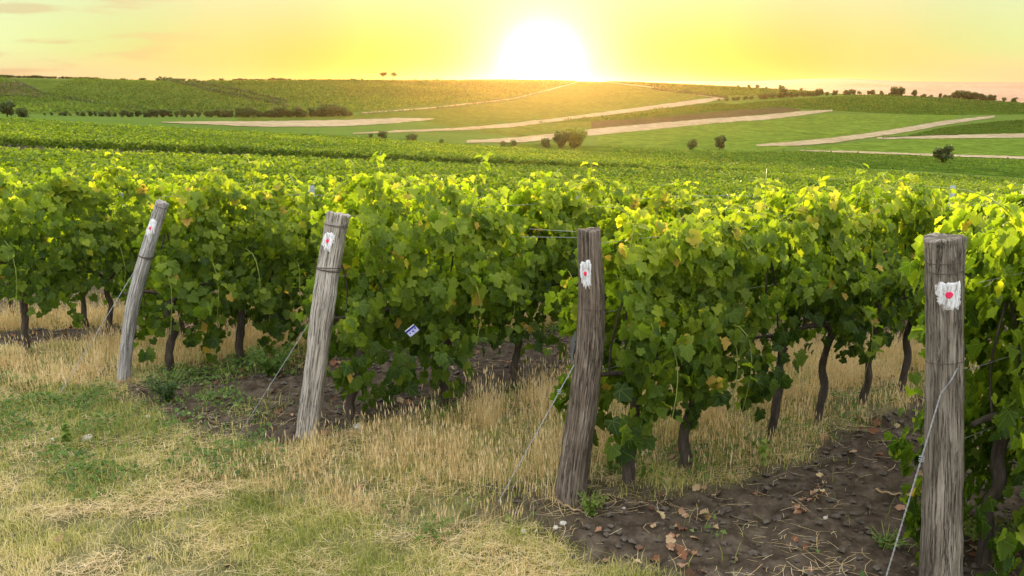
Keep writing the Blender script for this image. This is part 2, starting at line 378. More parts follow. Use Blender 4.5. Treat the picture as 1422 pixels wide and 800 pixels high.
M['smooth'] = field_mat('young_crop', (0.064,0.101,0.015), (0.110,0.152,0.024), .02, R_(75), 3.5, (0.083,0.092,0.020), .5, .5)
M['rightvine'] = field_mat('right_vineyard', (0.020,0.063,0.006), (0.068,0.135,0.012), .03, R_(5), 4.5, (0.018,0.032,0.006), .65, .5)
M['plough'] = field_mat('ploughed', (.050,.040,.024), (.10,.075,.045), .05, R_(35), 4.5, (.04,.06,.015), .7, .5)
M['track'] = field_mat('stubble', (.23,.185,.105), (.38,.31,.20), .03, R_(12), 7, (.30,.235,.13), .5, .5, grain=.3)
M['lowcrop'] = field_mat('low_crop', (0.043,0.095,0.010), (0.109,0.176,0.020), .05, R_(-12), 3.0, (0.028,0.048,0.008), .6, .9)
M['distant'] = field_mat('distant_hills', (.20,.15,.11), (.34,.25,.19), .002, fine=.02, grain=.1)
def bark_mat():
    m, N, L, p = material('vine_bark')
    n = noise(N,L,1,6,None,.7,(60,60,9))
    L.new(ramp(N,L,n,[(.3,(.026,.020,.014)),(.55,(.072,.055,.040)),(.8,(.15,.125,.10))]), p.inputs['Base Color'])
    p.inputs['Roughness'].default_value = .95; bump(N,L,n,1.0,.01,p); return m
M['bark'] = bark_mat()
def wood_mat(name, dark, mid, light, seed):
    m, N, L, p = material(name)
    a = attr(N,'ang'); s = attr(N,'along')
    cb = N.new('ShaderNodeCombineXYZ')
    L.new(math_(N,L,'COSINE',a), cb.inputs[0]); L.new(math_(N,L,'SINE',a), cb.inputs[1]); L.new(math_(N,L,'MULTIPLY',s,.9), cb.inputs[2])
    def nz(mp, det, off=0):
        q = N.new('ShaderNodeMapping'); q.inputs['Scale'].default_value = mp; q.inputs['Location'].default_value = (seed+off,seed*.7,off); L.new(cb.outputs[0], q.inputs[0])
        return noise(N,L,1,det,q.outputs[0],.7)
    fib = nz((6,6,5),8); fine = nz((24,24,14),6,3); blot = nz((1.6,1.6,6),6,9); crack = nz((4.5,4.5,2.2),7,14)
    t = math_(N,L,'ADD', math_(N,L,'MULTIPLY',fib,.40), math_(N,L,'ADD', math_(N,L,'MULTIPLY',blot,.42), math_(N,L,'MULTIPLY',fine,.18)))
    c = ramp(N,L,t,[(.36,dark),(.5,mid),(.64,light)])
    ck_ = N.new('ShaderNodeMapRange'); L.new(math_(N,L,'ABSOLUTE', math_(N,L,'SUBTRACT',crack,.5)), ck_.inputs[0])
    ck_.inputs[1].default_value=.020; ck_.inputs[2].default_value=.003; ck_.inputs[4].default_value=.8
    c = mix(N,L,ck_.outputs[0],c,(.028,.022,.017))
    L.new(c, p.inputs['Base Color']); p.inputs['Roughness'].default_value=.9; p.inputs['Specular IOR Level'].default_value = .15
    h = math_(N,L,'SUBTRACT', math_(N,L,'ADD', fib, math_(N,L,'MULTIPLY',fine,.6)), math_(N,L,'MULTIPLY', ck_.outputs[0], 1.2))
    bump(N,L,h,1.0,.014,p)
    return m
M['wood_grey'] = wood_mat('weathered_grey_wood', (.28,.25,.225), (.52,.48,.44), (.68,.64,.60), 3)
M['wood_pale'] = wood_mat('weathered_pale_wood', (.24,.20,.165), (.50,.44,.37), (.68,.62,.54), 8)
M['wood_brown'] = wood_mat('weathered_brown_wood', (.075,.056,.041), (.20,.155,.115), (.42,.35,.28), 15)
M['wood_dark'] = wood_mat('weathered_dark_wood', (.075,.060,.046), (.24,.20,.155), (.50,.44,.37), 22)
def plain(name, col, rough=.6, metal=0, nscale=None, var=.3):
    m, N, L, p = material(name)
    p.inputs['Roughness'].default_value = rough; p.inputs['Metallic'].default_value = metal
    n = noise(N,L,nscale or 40,5)
    L.new(ramp(N,L,n,[(.3,tuple(c*(1-var) for c in col)),(.7,tuple(min(1,c*(1+var)) for c in col))]), p.inputs['Base Color'])
    return m
M['white_paint'] = plain('white_paint', (.78,.78,.80), .7, 0, 60, .12)
def worn_paint():
    m, N, L, p = material('worn_white_paint')
    n = noise(N,L,1,8,None,.75,(90,90,22)); c = ramp(N,L,n,[(.40,(.30,.27,.24)),(.50,(.62,.61,.61)),(.62,(.80,.80,.82))])
    L.new(c, p.inputs['Base Color']); p.inputs['Roughness'].default_value = .8; bump(N,L,n,.7,.006,p); return m
M['worn_white'] = worn_paint()
M['red_paint'] = plain('red_paint', (.72,.03,.10), .7, 0, 60, .2)
M['wire'] = plain('galvanised_wire', (.30,.30,.30), .45, .6)
M['rust'] = plain('rusty_wire', (.10,.075,.06), .7, .3)
M['steel'] = plain('galvanised_steel', (.42,.45,.50), .5, .4, 12)
M['stone'] = plain('pale_stone', (.40,.37,.32), .9, 0, 25)
M['clod'] = plain('soil_clod', (.075,.060,.045), 1, 0, 30, .4)
M['grape'] = plain('green_grape', (.20,.30,.06), .35, 0, 30, .15)
M['blue'] = plain('blue_label', (.03,.04,.32), .4); M['lilac'] = plain('lilac_label', (.50,.50,.85), .4)
M['pinkberry'] = plain('pink_tag', (.7,.12,.2), .6)

# ------------------------------------------------------------------ ground sheet
def build_ground():
    az = np.concatenate([np.linspace(-180,-42,26)[:-1], np.linspace(-42,40,760)[:-1], np.linspace(40,180,26)[:-1]])*math.pi/180
    rr = np.concatenate([[.02],np.linspace(.5,3.2,10)[:-1], np.linspace(3.2,10,270)[:-1], np.geomspace(10,150,150)[:-1], np.geomspace(150,1500,260)[:-1], np.geomspace(1500,15000,24)])
    A, Rr = np.meshgrid(az, rr); X = Rr*np.sin(A); Y = Rr*np.cos(A)
    x = X.ravel(); y = Y.ravel(); z = terrain(x, y); nr = Rr.ravel() < 16
    z[nr] = near_z(x[nr], y[nr])
    s = np.zeros(len(x)); fz = sstep(140,170,Y.ravel())
    so_, t_, w_ = zones(x[nr], y[nr]); s[nr] = so_
    mid = (~nr); s[mid] = .7; s = np.where(Rr.ravel() > 12, np.maximum(s,.7), s)
    na = len(az); i = np.arange(len(rr)-1)[:,None]*na; j = np.arange(na)[None]; j2 = (j+1)%na
    Fq = np.stack([i+j, i+na+j, i+na+j2, i+j2], -1).reshape(-1,4)[:, ::-1]
    g = mesh_np('ground', np.stack([x,y,z],1), [Fq], M['ground'], None, True, {'soil': s, 'field': fz})
    tag(g, kind='structure')
build_ground()

def patch(name, pts, mat, off=.12, m=8, step=2.5, jag=0):
    off = {.3:.05,.35:.06,.4:.07,.5:.08,.55:.09,.6:.10,.8:.11,.9:.17,1.1:.19}[off]
    pts = np.array(pts, float); n = max(3, int((pts[-1,0]-pts[0,0])/step))
    xs = np.linspace(pts[0,0], pts[-1,0], n); yt = np.interp(xs, pts[:,0], pts[:,1]); yb = np.interp(xs, pts[:,0], pts[:,2])
    k = np.ones(3)/3
    if n > 5: yt[1:-1] = np.convolve(yt,k,'valid'); yb[1:-1] = np.convolve(yb,k,'valid')
    V = []
    for i, x in enumerate(xs):
        ja = jag*(vnoise(x/9., 3.3, 5)-.5); jb = jag*(vnoise(x/7., 9.3, 6)-.5)
        for q in np.linspace(0,1,m):
            h = hit(x, yb[i]+jb+(yt[i]+ja-yb[i]-jb)*q, 100.0); V.append(h)
    V = np.array(V); V[:,2] = terrain(V[:,0], V[:,1])+off
    i = np.arange(n-1)[:,None]*m; j = np.arange(m-1)[None]
    Fq = np.stack([i+j, i+m+j, i+m+j+1, i+j+1], -1).reshape(-1,4)
    o = mesh_np(name, V, [Fq], mat, None, True); tag(o, kind='structure'); return o
# field mosaic across the valley and up the far slope
patch('hillside_field', [(-60,104,160),(0,105,158),(100,108,158),(230,112,158),(400,111,157),(500,109,156),(560,108,150),(700,108.5,138),(760,109,126),(800,110,116)], M['hillvine'], .35, 26)
patch('bare_slope', [(-40,107,133),(0,107,133),(20,110,134),(50,122,134),(62,132,135)], M['plough'], .6, 8)
patch('hillside_field', [(800,110,114),(840,110.5,116),(900,112,123),(1000,118,134),(1060,122,133),(1130,126,130)], M['hillvine2'], .4, 12)
patch('lens_field', [(500,158,162),(600,151,166),(711,138.5,170),(761,127,165),(801,116,160),(860,118,153),(920,126,144),(990,136,138)], M['smooth'], .4, 14)
patch('valley_field', [(330,161,168),(480,160,166),(560,160,164),(640,160,180),(711,176,190),(786,167,186),(840,160,178)], M['smooth'], .3, 6)
patch('orchard_field', [(750,170,172),(800,165,169),(861,159,168),(920,148.5,166),(1000,143,160),(1060,150,156),(1110,152,153)], M['rightvine'], .55, 8)
patch('ploughed_field', [(821,169,179),(870,166,174),(911,163,172),(1000,155,164),(1060,150,159),(1085,149,157),(1112,152.5,154)], M['plough'], .8, 6)
patch('valley_field', [(830,186,202),(911,179,208),(991,171,212),(1061,167,212),(1111,161,201),(1161,158,192),(1261,160,176),(1330,160,165)], M['meadow'], .3, 12)
patch('vineyard_field', [(1010,146,150),(1061,141,150),(1111,137,151),(1211,130.5,157),(1300,134,160),(1422,142.5,159),(1500,147,161)], M['rightvine'], .5, 12)
patch('vineyard_field', [(1262,187,189),(1311,177,189),(1380,169,186),(1422,166,185),(1500,162,182)], M['rightvine'], .5, 8)
patch('valley_field', [(1120,205,207),(1161,201,212),(1261,193,214),(1422,193,217),(1500,193,219)], M['meadow'], .3, 8)
patch('crop_field', [(700,199,203),(830,203,210),(911,208,216),(1000,212,222),(1110,210,229),(1286,217,238),(1422,223,247),(1500,226,250)], M['lowcrop'], .35, 12)
patch('farm_track', [(225,170,171),(300,169.2,174),(350,169,176.5),(400,168.4,177),(480,167,176),(550,164.4,171.5),(603,165,166)], M['track'], .9, 8, 2.5, .8)
patch('farm_track', [(490,185.5,187),(550,182,184.5),(640,178,181.5),(711,171.5,177),(786,163,167.5),(861,153,158),(936,143,149),(980,137,142.5),(1005,136,137.5)], M['track'], .9, 8, 2.5, .8)
patch('farm_track', [(648,196,199),(726,191,198.5),(821,180,189),(911,171.5,180),(991,165,171.5),(1061,160,167),(1111,155,161),(1156,152.6,154.5)], M['track'], 1.1, 8, 2.5, .8)
patch('farm_track', [(1050,201.5,203.5),(1111,196.5,203),(1161,191,198.5),(1211,184.5,191),(1261,176.5,183.5),(1311,168,174),(1381,160.8,163.5)], M['track'], .9, 8, 2.5, .8)
patch('farm_track', [(1218,191.5,193.5),(1300,188.5,193),(1422,185.5,191.5),(1500,183,190)], M['track'], .9, 8, 2.5, .8)
patch('farm_track', [(1110,209,210.5),(1200,211,213.5),(1290,214.5,217),(1422,218,221.5),(1500,220,224)], M['track'], .9, 8, 2.5, .8)
patch('hill_path', [(500,157,158.5),(600,149.5,151),(711,137,138.6),(761,124.5,126),(801,114,115.2)], M['track'], .9, 5, 2.5)
patch('hill_path', [(836,113.2,114.2),(900,120,121.2),(960,130,131.2),(1000,136,137)], M['track'], .9, 5, 2.5)

def hill_rows(name, pts, ang, spacing, step, size, Y0, Y1, label, lo=.05, hi=.5, height=1.5):
    r = np.random.default_rng(len(name)+int(pts[0][0])+500); pts = np.array(pts, float)
    D = np.array([math.cos(ang), math.sin(ang)]); N2 = np.array([-D[1], D[0]])
    Lx = Y1*.66; vs = np.arange(-Lx*1.6, Lx*1.6, spacing); us = np.arange(-Lx*1.6, Lx*1.6, step)
    Uu, Vv = np.meshgrid(us, vs); u = Uu.ravel()+r.normal(0,step*.3,Uu.size); v = Vv.ravel()+r.normal(0,.12,Uu.size); cy = (Y0+Y1)/2
    X = u*D[0]+v*N2[0]; Y = cy+u*D[1]+v*N2[1]; k = (Y > Y0)&(Y < Y1)&(np.abs(X/np.maximum(Y,1)) < .64); X = X[k]; Y = Y[k]; u=u[k]; v=v[k]
    z = terrain(X,Y); px, py = project(X,Y,z)
    k = (px > pts[0,0])&(px < pts[-1,0])&(py > np.interp(px,pts[:,0],pts[:,1])+.4)&(py < np.interp(px,pts[:,0],pts[:,2])-.2)&(fbm(X*.06,Y*.06,4,3) > .30)
    X = X[k]; Y = Y[k]; z = z[k]; n = len(X); print(name, n)
    P = np.stack([X,Y,z+height*.62*(.15+.6*r.random(n))],1); Nn = r.normal(0,.5,(n,3)); Nn[:,1] -= .6; Nn[:,2] += .5
    t = np.clip(lo+(hi-lo)*r.random(n)+(fbm(X*.012,Y*.012,31,3)-.5)*.5, 0, .9)
    V,Fc,T,U = leaf_arrays(P, Nn, r.normal(0,1,(n,3)), size*.75*r.uniform(.6,1.3,n), t, 2, r)
    o = mesh_np(name, V, [Fc], M['hill_leaf'], None, True, {'tint':T}); tag(o, label, 'vineyard', kind='stuff')
def far_vineyards():
    hill_rows('hill_vine_rows', [(-60,104.5,158),(0,105.5,157),(20,112,157),(60,131,157),(100,109,157),(230,113,157),(400,112,156),(500,110,155),(560,109,149),(700,109.5,137.5),(760,110,125),(800,110.5,114)], R_(68), 4.6, 2.0, 1.9, 420, 1200, 'fine rows of vines covering the left hill up to the skyline')
    hill_rows('hill_vine_rows', [(840,111,114),(900,113,120),(1000,119,134),(1060,123,132),(1130,127,129)], R_(100), 4.6, 2.0, 1.9, 600, 1200, 'rows of vines on the slope right of the setting sun')
    hill_rows('hill_vine_rows', [(1036,142.5,149),(1111,138,150),(1211,131.5,156),(1300,135,159),(1422,143.5,158),(1500,148,160)], R_(8), 4.2, 1.6, 1.5, 350, 1000, 'dark green vine rows in the broad field below the right ridge', .0, .35)
    hill_rows('hill_vine_rows', [(1275,187,188.5),(1311,178,188),(1380,170,185),(1422,167,184),(1500,163,181)], R_(8), 3.6, 1.3, 1.1, 250, 800, 'small dark vineyard between the pale tracks at the right', .0, .3)
    hill_rows('hill_vine_rows', [(750,170.5,171.5),(800,166,168.5),(861,160,167),(920,150,160),(1000,144,152),(1060,150.5,153)], R_(60), 3.8, 1.4, 1.4, 350, 900, 'young dark vines beside the ploughed strip in mid valley', .0, .3)
    hill_rows('hill_vine_rows', [(840,203,208),(911,208,216),(1000,212,222),(1110,210.5,229),(1286,218,238),(1422,223,247),(1500,226,250)], R_(-14), 2.6, .75, .62, 140, 300, 'smooth green vine rows between the near vineyard and the lowest track', .15, .55, 1.1)
# far hills beyond the ridge
def distant():
    nx, ny = 160, 14; xs = np.linspace(-6500, 6500, nx); V = []
    for j in range(ny):
        f = j/(ny-1); Y = 5200+f*4200
        for x in xs:
            e = math.sin(min(1,f*1.35)*math.pi*.5)
            hgt = 135+55*float(fbm(x/2600., 1.3+f*.6, 3, 4))+25*float(vnoise(x/700., f*3, 8))
            V.append((x, Y, -95+e*hgt))
    i = np.arange(ny-1)[:,None]*nx; j = np.arange(nx-1)[None]
    Fq = np.stack([i+j, i+j+1, i+nx+j+1, i+nx+j], -1).reshape(-1,4)
    tag(mesh_np('distant_hills', V, [Fq], M['distant']), kind='structure')
distant()

# ------------------------------------------------------------------ leaves
def leaf_tpl(lod):
    if lod == 0: half = [(.0,.05),(.13,-.13),(.34,-.17),(.48,-.02),(.49,.14),(.45,.24),(.56,.42),(.50,.57),(.32,.61),(.27,.76),(.13,.90),(0,.99)]
    elif lod == 1: half = [(.0,.02),(.34,-.13),(.50,.1),(.52,.45),(.28,.60),(0,1.0)]
    else: half = [(0,-.05),(.5,.30),(0,1.0)]
    out = half+[(-x,y) for x,y in half[-2:0:-1]]
    if lod == 2: P = np.array(out); F_ = np.array([[0,1,2],[0,2,3]])
    else:
        P = np.array([(0,.36)]+out); n = len(out); k = np.arange(n); F_ = np.stack([np.zeros(n,int), k+1, (k+1)%n+1],1)
    z = .28*np.abs(P[:,0])-.30*(P[:,1]-.3)**2
    if lod == 0: z = z+np.where(np.arange(len(P))%2, .05, -.04)
    Pc = P.copy(); Pc[:,1] -= .1
    return np.column_stack([P[:,0], P[:,1], z]), F_, P
TPL = [leaf_tpl(i) for i in range(3)]
def norm(a): return a/(np.linalg.norm(a,axis=-1,keepdims=True)+1e-9)
def leaf_arrays(P, Nn, Td, S, tint, lod, r):
    V0, F0, U0 = TPL[lod]; n = len(P); k = len(V0)
    Nn = norm(Nn); T = norm(Td-Nn*(Td*Nn).sum(1,keepdims=True)); Sd = np.cross(T, Nn)
    curl = (.4+1.3*r.random(n))[:,None]
    wid = (.85+.3*r.random(n))[:,None]
    V = P[:,None]+S[:,None,None]*((V0[None,:,0]*wid)[:,:,None]*Sd[:,None]+V0[None,:,1,None]*T[:,None]+(V0[None,:,2]*curl)[:,:,None]*Nn[:,None])
    Fc = (F0[None]+(np.arange(n)*k)[:,None,None]).reshape(-1,3)
    return V.reshape(-1,3), Fc, np.repeat(tint,k), np.tile(U0,(n,1))
def cat(parts):
    V=[];F_=[];T=[];U=[];n=0
    for v,f,t,u in parts: V.append(v);F_.append(f+n);T.append(t);U.append(u);n+=len(v)
    return np.concatenate(V), np.concatenate(F_), np.concatenate(T), np.concatenate(U)

TOP = 1.50
def vine_leaves(seed, lod=0, n=360, low=.52, end=False):
    r = np.random.default_rng(seed); parts = []
    x = r.uniform(-.36,.36,n); 
    bot = low+.16*np.sin(x*9+seed)+r.normal(0,.05,n); top = TOP+.08*np.sin(x*11+seed*2.1)
    q = r.random(n)**.8; z = bot+(top-bot)*q
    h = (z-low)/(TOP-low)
    w = .27*np.clip(1.15-.35*np.abs(h-.45)*2-.35*np.clip(h-.8,0,1),.3,1.2)*(1+.35*np.sin(x*7+z*8+seed)+.2*np.sin(z*15-seed))
    side = np.where(r.random(n)<.5,-1,1); y = side*w*np.sqrt(r.random(n)*.75+.25*(r.random(n)<.7))
    # clumps and holes in the leaf wall
    cl_ = vnoise(x*6+seed*3.1, z*6+side*4.7, seed)*.6+vnoise(x*13, z*13+side*9.1, seed+1)*.4
    y = y*(.72+.62*cl_); kp = r.random(n) < np.clip((cl_-.22)*3.4,.12,1)
    x,y,z,h,side = x[kp],y[kp],z[kp],h[kp],side[kp]; cl_=cl_[kp]; n=len(x)
    P = np.stack([x,y,z],1)
    upw = .25+.9*np.clip(h-.6,0,1)
    Nn = np.stack([r.normal(0,.45,n), side*(.75+.3*r.random(n)), upw+r.normal(0,.35,n)],1)
    Td = np.stack([r.normal(0,.5,n), side*.35+r.normal(0,.3,n), -.9+r.normal(0,.3,n)],1)
    S = .036+.062*r.random(n)**1.2*(1-.25*np.clip(h,0,1)); 
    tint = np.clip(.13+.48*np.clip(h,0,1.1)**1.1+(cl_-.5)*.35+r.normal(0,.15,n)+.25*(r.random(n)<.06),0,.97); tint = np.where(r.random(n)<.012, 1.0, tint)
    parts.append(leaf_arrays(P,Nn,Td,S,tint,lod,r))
    # shoots at the top and drooping ones at the sides
    canes = []
    for k in range(6 if lod == 0 else 4):
        drop = k >= 4
        x0 = r.uniform(-.3,.3); y0 = r.uniform(-.12,.12); sgn = -1 if r.random()<.6 else 1
        if drop: p = np.array([[x0,sgn*.2,1.0],[x0+.03,sgn*.36,.95],[x0+.05,sgn*.40,.75],[x0+.02,sgn*.38,.42+r.random()*.15]])
        else:
            hh = .05+.19*r.random()**1.2; ln = r.normal(0,.10,2)
            p = np.array([[x0,y0,1.35],[x0+ln[0]*.4,y0+ln[1]*.4,TOP-.04],[x0+ln[0],y0+ln[1],TOP+hh*.75],[x0+ln[0]*1.9,y0+ln[1]*1.9,TOP+hh]])
        c = smoothpath(p,9); canes.append((c, .0032 if lod==0 else .004))
        m = 9; ti = r.uniform(.25,1,m); ci = c[(ti*8).astype(int)]
        a = r.random(m)*6.28; dr = np.stack([np.cos(a),np.sin(a),.1*np.ones(m)],1)
        nn = np.stack([np.cos(a)*.5,np.sin(a)*.5,np.ones(m)*.8],1)+r.normal(0,.3,(m,3))
        parts.append(leaf_arrays(ci+dr*.025, nn, dr+np.array([0,0,-.35]), (.09-.045*ti)*(.8+.4*r.random(m)), np.clip((.78 if not drop else .45)+r.normal(0,.1,m),0,.97), lod, r))
    return cat(parts), canes
def canes_mesh(canes):
    A = Acc()
    for c, rad in canes:
        V, f = tube(c, np.linspace(rad,rad*.5,len(c)), 5, False); A.add(V, f, tint=.7)
    return A
def trunk_mesh(seed, lean, height=.62, rad=.028, name='trunk'):
    r = np.random.default_rng(seed); A = Acc()
    pts = [(-lean,r.normal(0,.01),-.06),(-lean*.9,0,.04)]
    for k in range(1,6):
        f = k/5; pts.append((-lean*(1-f)+r.normal(0,.014), r.normal(0,.014), .04+(height-.04)*f))
    c = smoothpath(pts,22); rr = rad*(1.25-.35*np.linspace(0,1,22)); rr[:3] *= 1.2; rr[-2:] *= 1.3
    V,f = tube(c, rr, 10, True, .16, seed); A.add(V,f)
    top = c[-1]
    for s in (-1,1):
        p = smoothpath([top-[0,0,.02], top+[s*.08,r.normal(0,.01),.07], top+[s*.2,r.normal(0,.015),.10], top+[s*.34,r.normal(0,.02),.10]],9)
        V,f = tube(p, np.linspace(rad*.75,rad*.35,9), 7, True, .15, seed+s); A.add(V,f)
    for k in range(3):
        x = r.uniform(-.2,.2); p = smoothpath([top+[x,0,.09], top+[x+.02,.02*k,.3], top+[x+r.normal(0,.06),0,.55]],8)
        V,f = tube(p, .006, 5, False); A.add(V,f)
    return A
def grapes(seed):
    r = np.random.default_rng(seed); V=[];Fs=[];n=0
    a = (1+5**.5)/2; ico = norm(np.array([(-1,a,0),(1,a,0),(-1,-a,0),(1,-a,0),(0,-1,a),(0,1,a),(0,-1,-a),(0,1,-a),(a,0,-1),(a,0,1),(-a,0,-1),(-a,0,1)],float))
    fi = np.array([(0,11,5),(0,5,1),(0,1,7),(0,7,10),(0,10,11),(1,5,9),(5,11,4),(11,10,2),(10,7,6),(7,1,8),(3,9,4),(3,4,2),(3,2,6),(3,6,8),(3,8,9),(4,9,5),(2,4,11),(6,2,10),(8,6,7),(9,8,1)])
    sgn = -1 if seed % 3 else 1
    c0 = np.array([r.uniform(-.2,.2), sgn*.24, .72+r.random()*.1])
    for k in range(42):
        f = r.random(); w = .035*(1-f*.75); an = r.random()*6.28
        V.append(c0+[w*math.cos(an),w*math.sin(an),-f*.13]+ico*.0085); Fs.append(fi+n); n+=12
    return np.concatenate(V), np.concatenate(Fs)
def foliage(V,Fc,T,U,canes):
    A = canes_mesh(canes); cv = np.concatenate(A.V); cf = np.concatenate(A.F[4])+len(V)
    o = mesh_np('foliage', np.vstack([V,cv]), [Fc,cf], [M['leaf'],M['cane']], None, True, {'tint':np.append(T,np.full(len(cv),.7))}, np.vstack([U,np.zeros((len(cv),2))]), link=False)
    mi = np.zeros(len(o.data.polygons), np.int32); mi[-len(cf):] = 1; o.data.polygons.foreach_set('material_index', mi); return o
VAR = []
for k in range(12):
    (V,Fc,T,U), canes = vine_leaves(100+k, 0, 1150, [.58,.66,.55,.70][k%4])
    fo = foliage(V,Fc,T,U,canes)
    tk = trunk_mesh(300+k, [.0,.05,.09,.03,-.03,.07][k%6], .60+.05*(k%3), [.022,.026,.019,.024][k%4]).build('trunk', M['bark'], link=False)
    gV,gF = grapes(500+k); gr = mesh_np('grape_bunch', gV, [gF], M['grape'], None, True, None, None, link=False)
    VAR.append((tk, fo, gr if k%2==0 else None))
VARFAR = []
for k in range(8):
    (V,Fc,T,U), canes = vine_leaves(150+k, 1, 720, .5)
    fo = foliage(V,Fc,T,U,canes)
    VARFAR.append((VAR[k][0], fo, None))
# rows on the left hang lower
VARLOW = []
for k in range(8):
    (V,Fc,T,U), canes = vine_leaves(200+k, 0, 1280, [.42,.50,.38,.46][k%4])
    VARLOW.append((VAR[k][0], foliage(V,Fc,T,U,canes), VAR[k][2]))
PKEY = {1.85:'p4', 3.50:'p3', 5.19:'p2', 7.12:'p1'}
def end_vine(v, i, u, x, y, z, rz, sc):
    # first two vines of a row: leaves are pushed aside by the end post
    key = PKEY[v]; pp = np.array([at(*q) for q in POSTS[key]]); order = np.argsort(pp[:,2])
    low = {'p4':(.10,.16),'p3':(.38,.50),'p2':(.26,.34),'p1':(.26,.32)}[key][i]; nl = 1400+(500 if key=='p4' else 0)
    sd_ = int(v*10)*3+i; (V,Fc,T,U), canes = vine_leaves(700+sd_, 0, nl, low)
    ca, sa = math.cos(rz), math.sin(rz); k = len(TPL[0][0]); L_ = V.reshape(-1,k,3); c = L_.mean(1)
    X = x+c[:,0]*ca-c[:,1]*sa; Y = y+c[:,0]*sa+c[:,1]*ca; Z = z+c[:,2]*sc
    ax = np.interp(Z, pp[order,2], pp[order,0]); ay = np.interp(Z, pp[order,2], pp[order,1])
    uu, vv_ = uv(X,Y); au, av = uv(ax,ay)
    # clear a sleeve round the post, and the side of it that faces the headland
    side = (X-ax)-.0*(Y-ay); keep = (uu-au > .02)&(np.hypot(X-ax,Y-ay) > .15)&~((Y < ay+.05)&(side < .15))
    if key == 'p4': keep = (uu-au > .02)&(np.hypot(X-ax,Y-ay) > .17)&~((Y < ay+.1)&(side < .16))
    n = len(keep); F0 = TPL[0][1]; V = L_[keep].reshape(-1,3); m = int(keep.sum())
    Fc = (F0[None]+(np.arange(m)*k)[:,None,None]).reshape(-1,3); T = T.reshape(-1,k)[keep].ravel(); U = U.reshape(-1,k,2)[keep].reshape(-1,2)
    cc = []
    for cn,rd in canes:
        q = cn[len(cn)//2]; XX = x+q[0]*ca-q[1]*sa; YY = y+q[0]*sa+q[1]*ca; a_ = np.interp(z+q[2],pp[order,2],pp[order,0])
        if XX-a_ > .16: cc.append((cn,rd))
    if not cc: cc = [(np.array([(.2,0,.8+.05*j) for j in range(9)]),.003)]
    tk = trunk_mesh(340+sd_, {'p4':.05,'p3':(.06),'p2':.17,'p1':.05}[key] if i==0 else .06, .60, .030).build('trunk', M['bark'], link=False)
    gV,gF = grapes(600+sd_*3); gr = mesh_np('grape_bunch', gV, [gF], M['grape'], None, True, None, None, link=False)
    return (tk, foliage(V,Fc,T,U,cc), gr)
ORD = ['first','second','third','fourth','fifth','sixth','seventh','eighth','ninth','tenth']
ROWNAME = {1.85:'row behind the thick right edge post', 3.5:'row starting at the dark brown post', 5.19:'row starting at the pale cracked post',
           7.12:'row starting at the thin leaning grey post', 8.62:'row left of the thin leaning post'}
US = {1.85:[4.05,4.55,5.1,5.6,6.15,6.7,7.2], 3.5:[3.28,3.75,4.48,5.02,5.56,6.05,6.6,7.15,7.7,8.2,8.75], 5.19:[2.46,3.08,3.7,4.25], 7.12:[1.68,2.25,2.85,3.4], 8.62:[.85,1.5,2.1]}
count = 0
for ri, v in enumerate(ROWV):
    us = list(US.get(v, [float(u_end(v))+.5]))
    umax = {1.85:7.0}.get(v, None)
    while True:
        x, y = xy(us[-1], v)
        if x/ y > .68 or len(us) > 75: break
        us.append(us[-1]+rng.uniform(.50,.60))
    k = 0
    for i, u in enumerate(us):
        x, y = xy(u, v+rng.normal(0,.02))
        if x/y < -.70 or x/y > .72: continue
        z = float(near_z(x, y)); 
        rz = ROWANG+rng.normal(0,.04); sc = rng.uniform(.92,1.08)*float(np.interp(u,[3.8,6.2,9],[1.02,.92,.90])) *(1 if v < 4 else .97 if v < 6 else .94 if v < 10 else .88) if v > 2 else rng.uniform(1.08,1.15)
        if i < 2 and v in PKEY: src = end_vine(v, i, u, x, y, z, rz, sc)
        elif ri in (2,3,4) and i < 9: src = VARLOW[int(rng.integers(8))]
        elif ri <= 4: src = VAR[int(rng.integers(12))]
        else: src = VARFAR[int(rng.integers(8))]
        nm = ROWNAME.get(v)
        if nm and k < 6: lab = f'{ORD[k]} vine in the {nm}'; grp = 'grape vines in the near rows'
        elif nm: lab = f'leafy vine deeper along the {nm}'; grp = 'grape vines deep in the '+nm
        elif ri == 5: lab = 'grape vine in the first row behind the near rows, only its leafy top showing'; grp = 'grape vines in the first hidden row'
        else: lab = 'grape vine in the second hidden row, leafy top at the edge of the slope'; grp = 'grape vines in the second hidden row'
        e = empty('grape_vine', (x,y,z), rz, label=lab, cat='grape vine', group=grp)
        e.scale = (1,1,sc)
        flip = 1 if rng.random()<.5 or i < 2 else -1
        for s_ in src:
            if s_ is None: continue
            c = s_.copy(); COL.objects.link(c); c.parent = e
            if flip < 0 and s_ is not src[0]: c.rotation_euler = (0,0,math.pi)
        count += 1; k += 1
print('VINES', count)

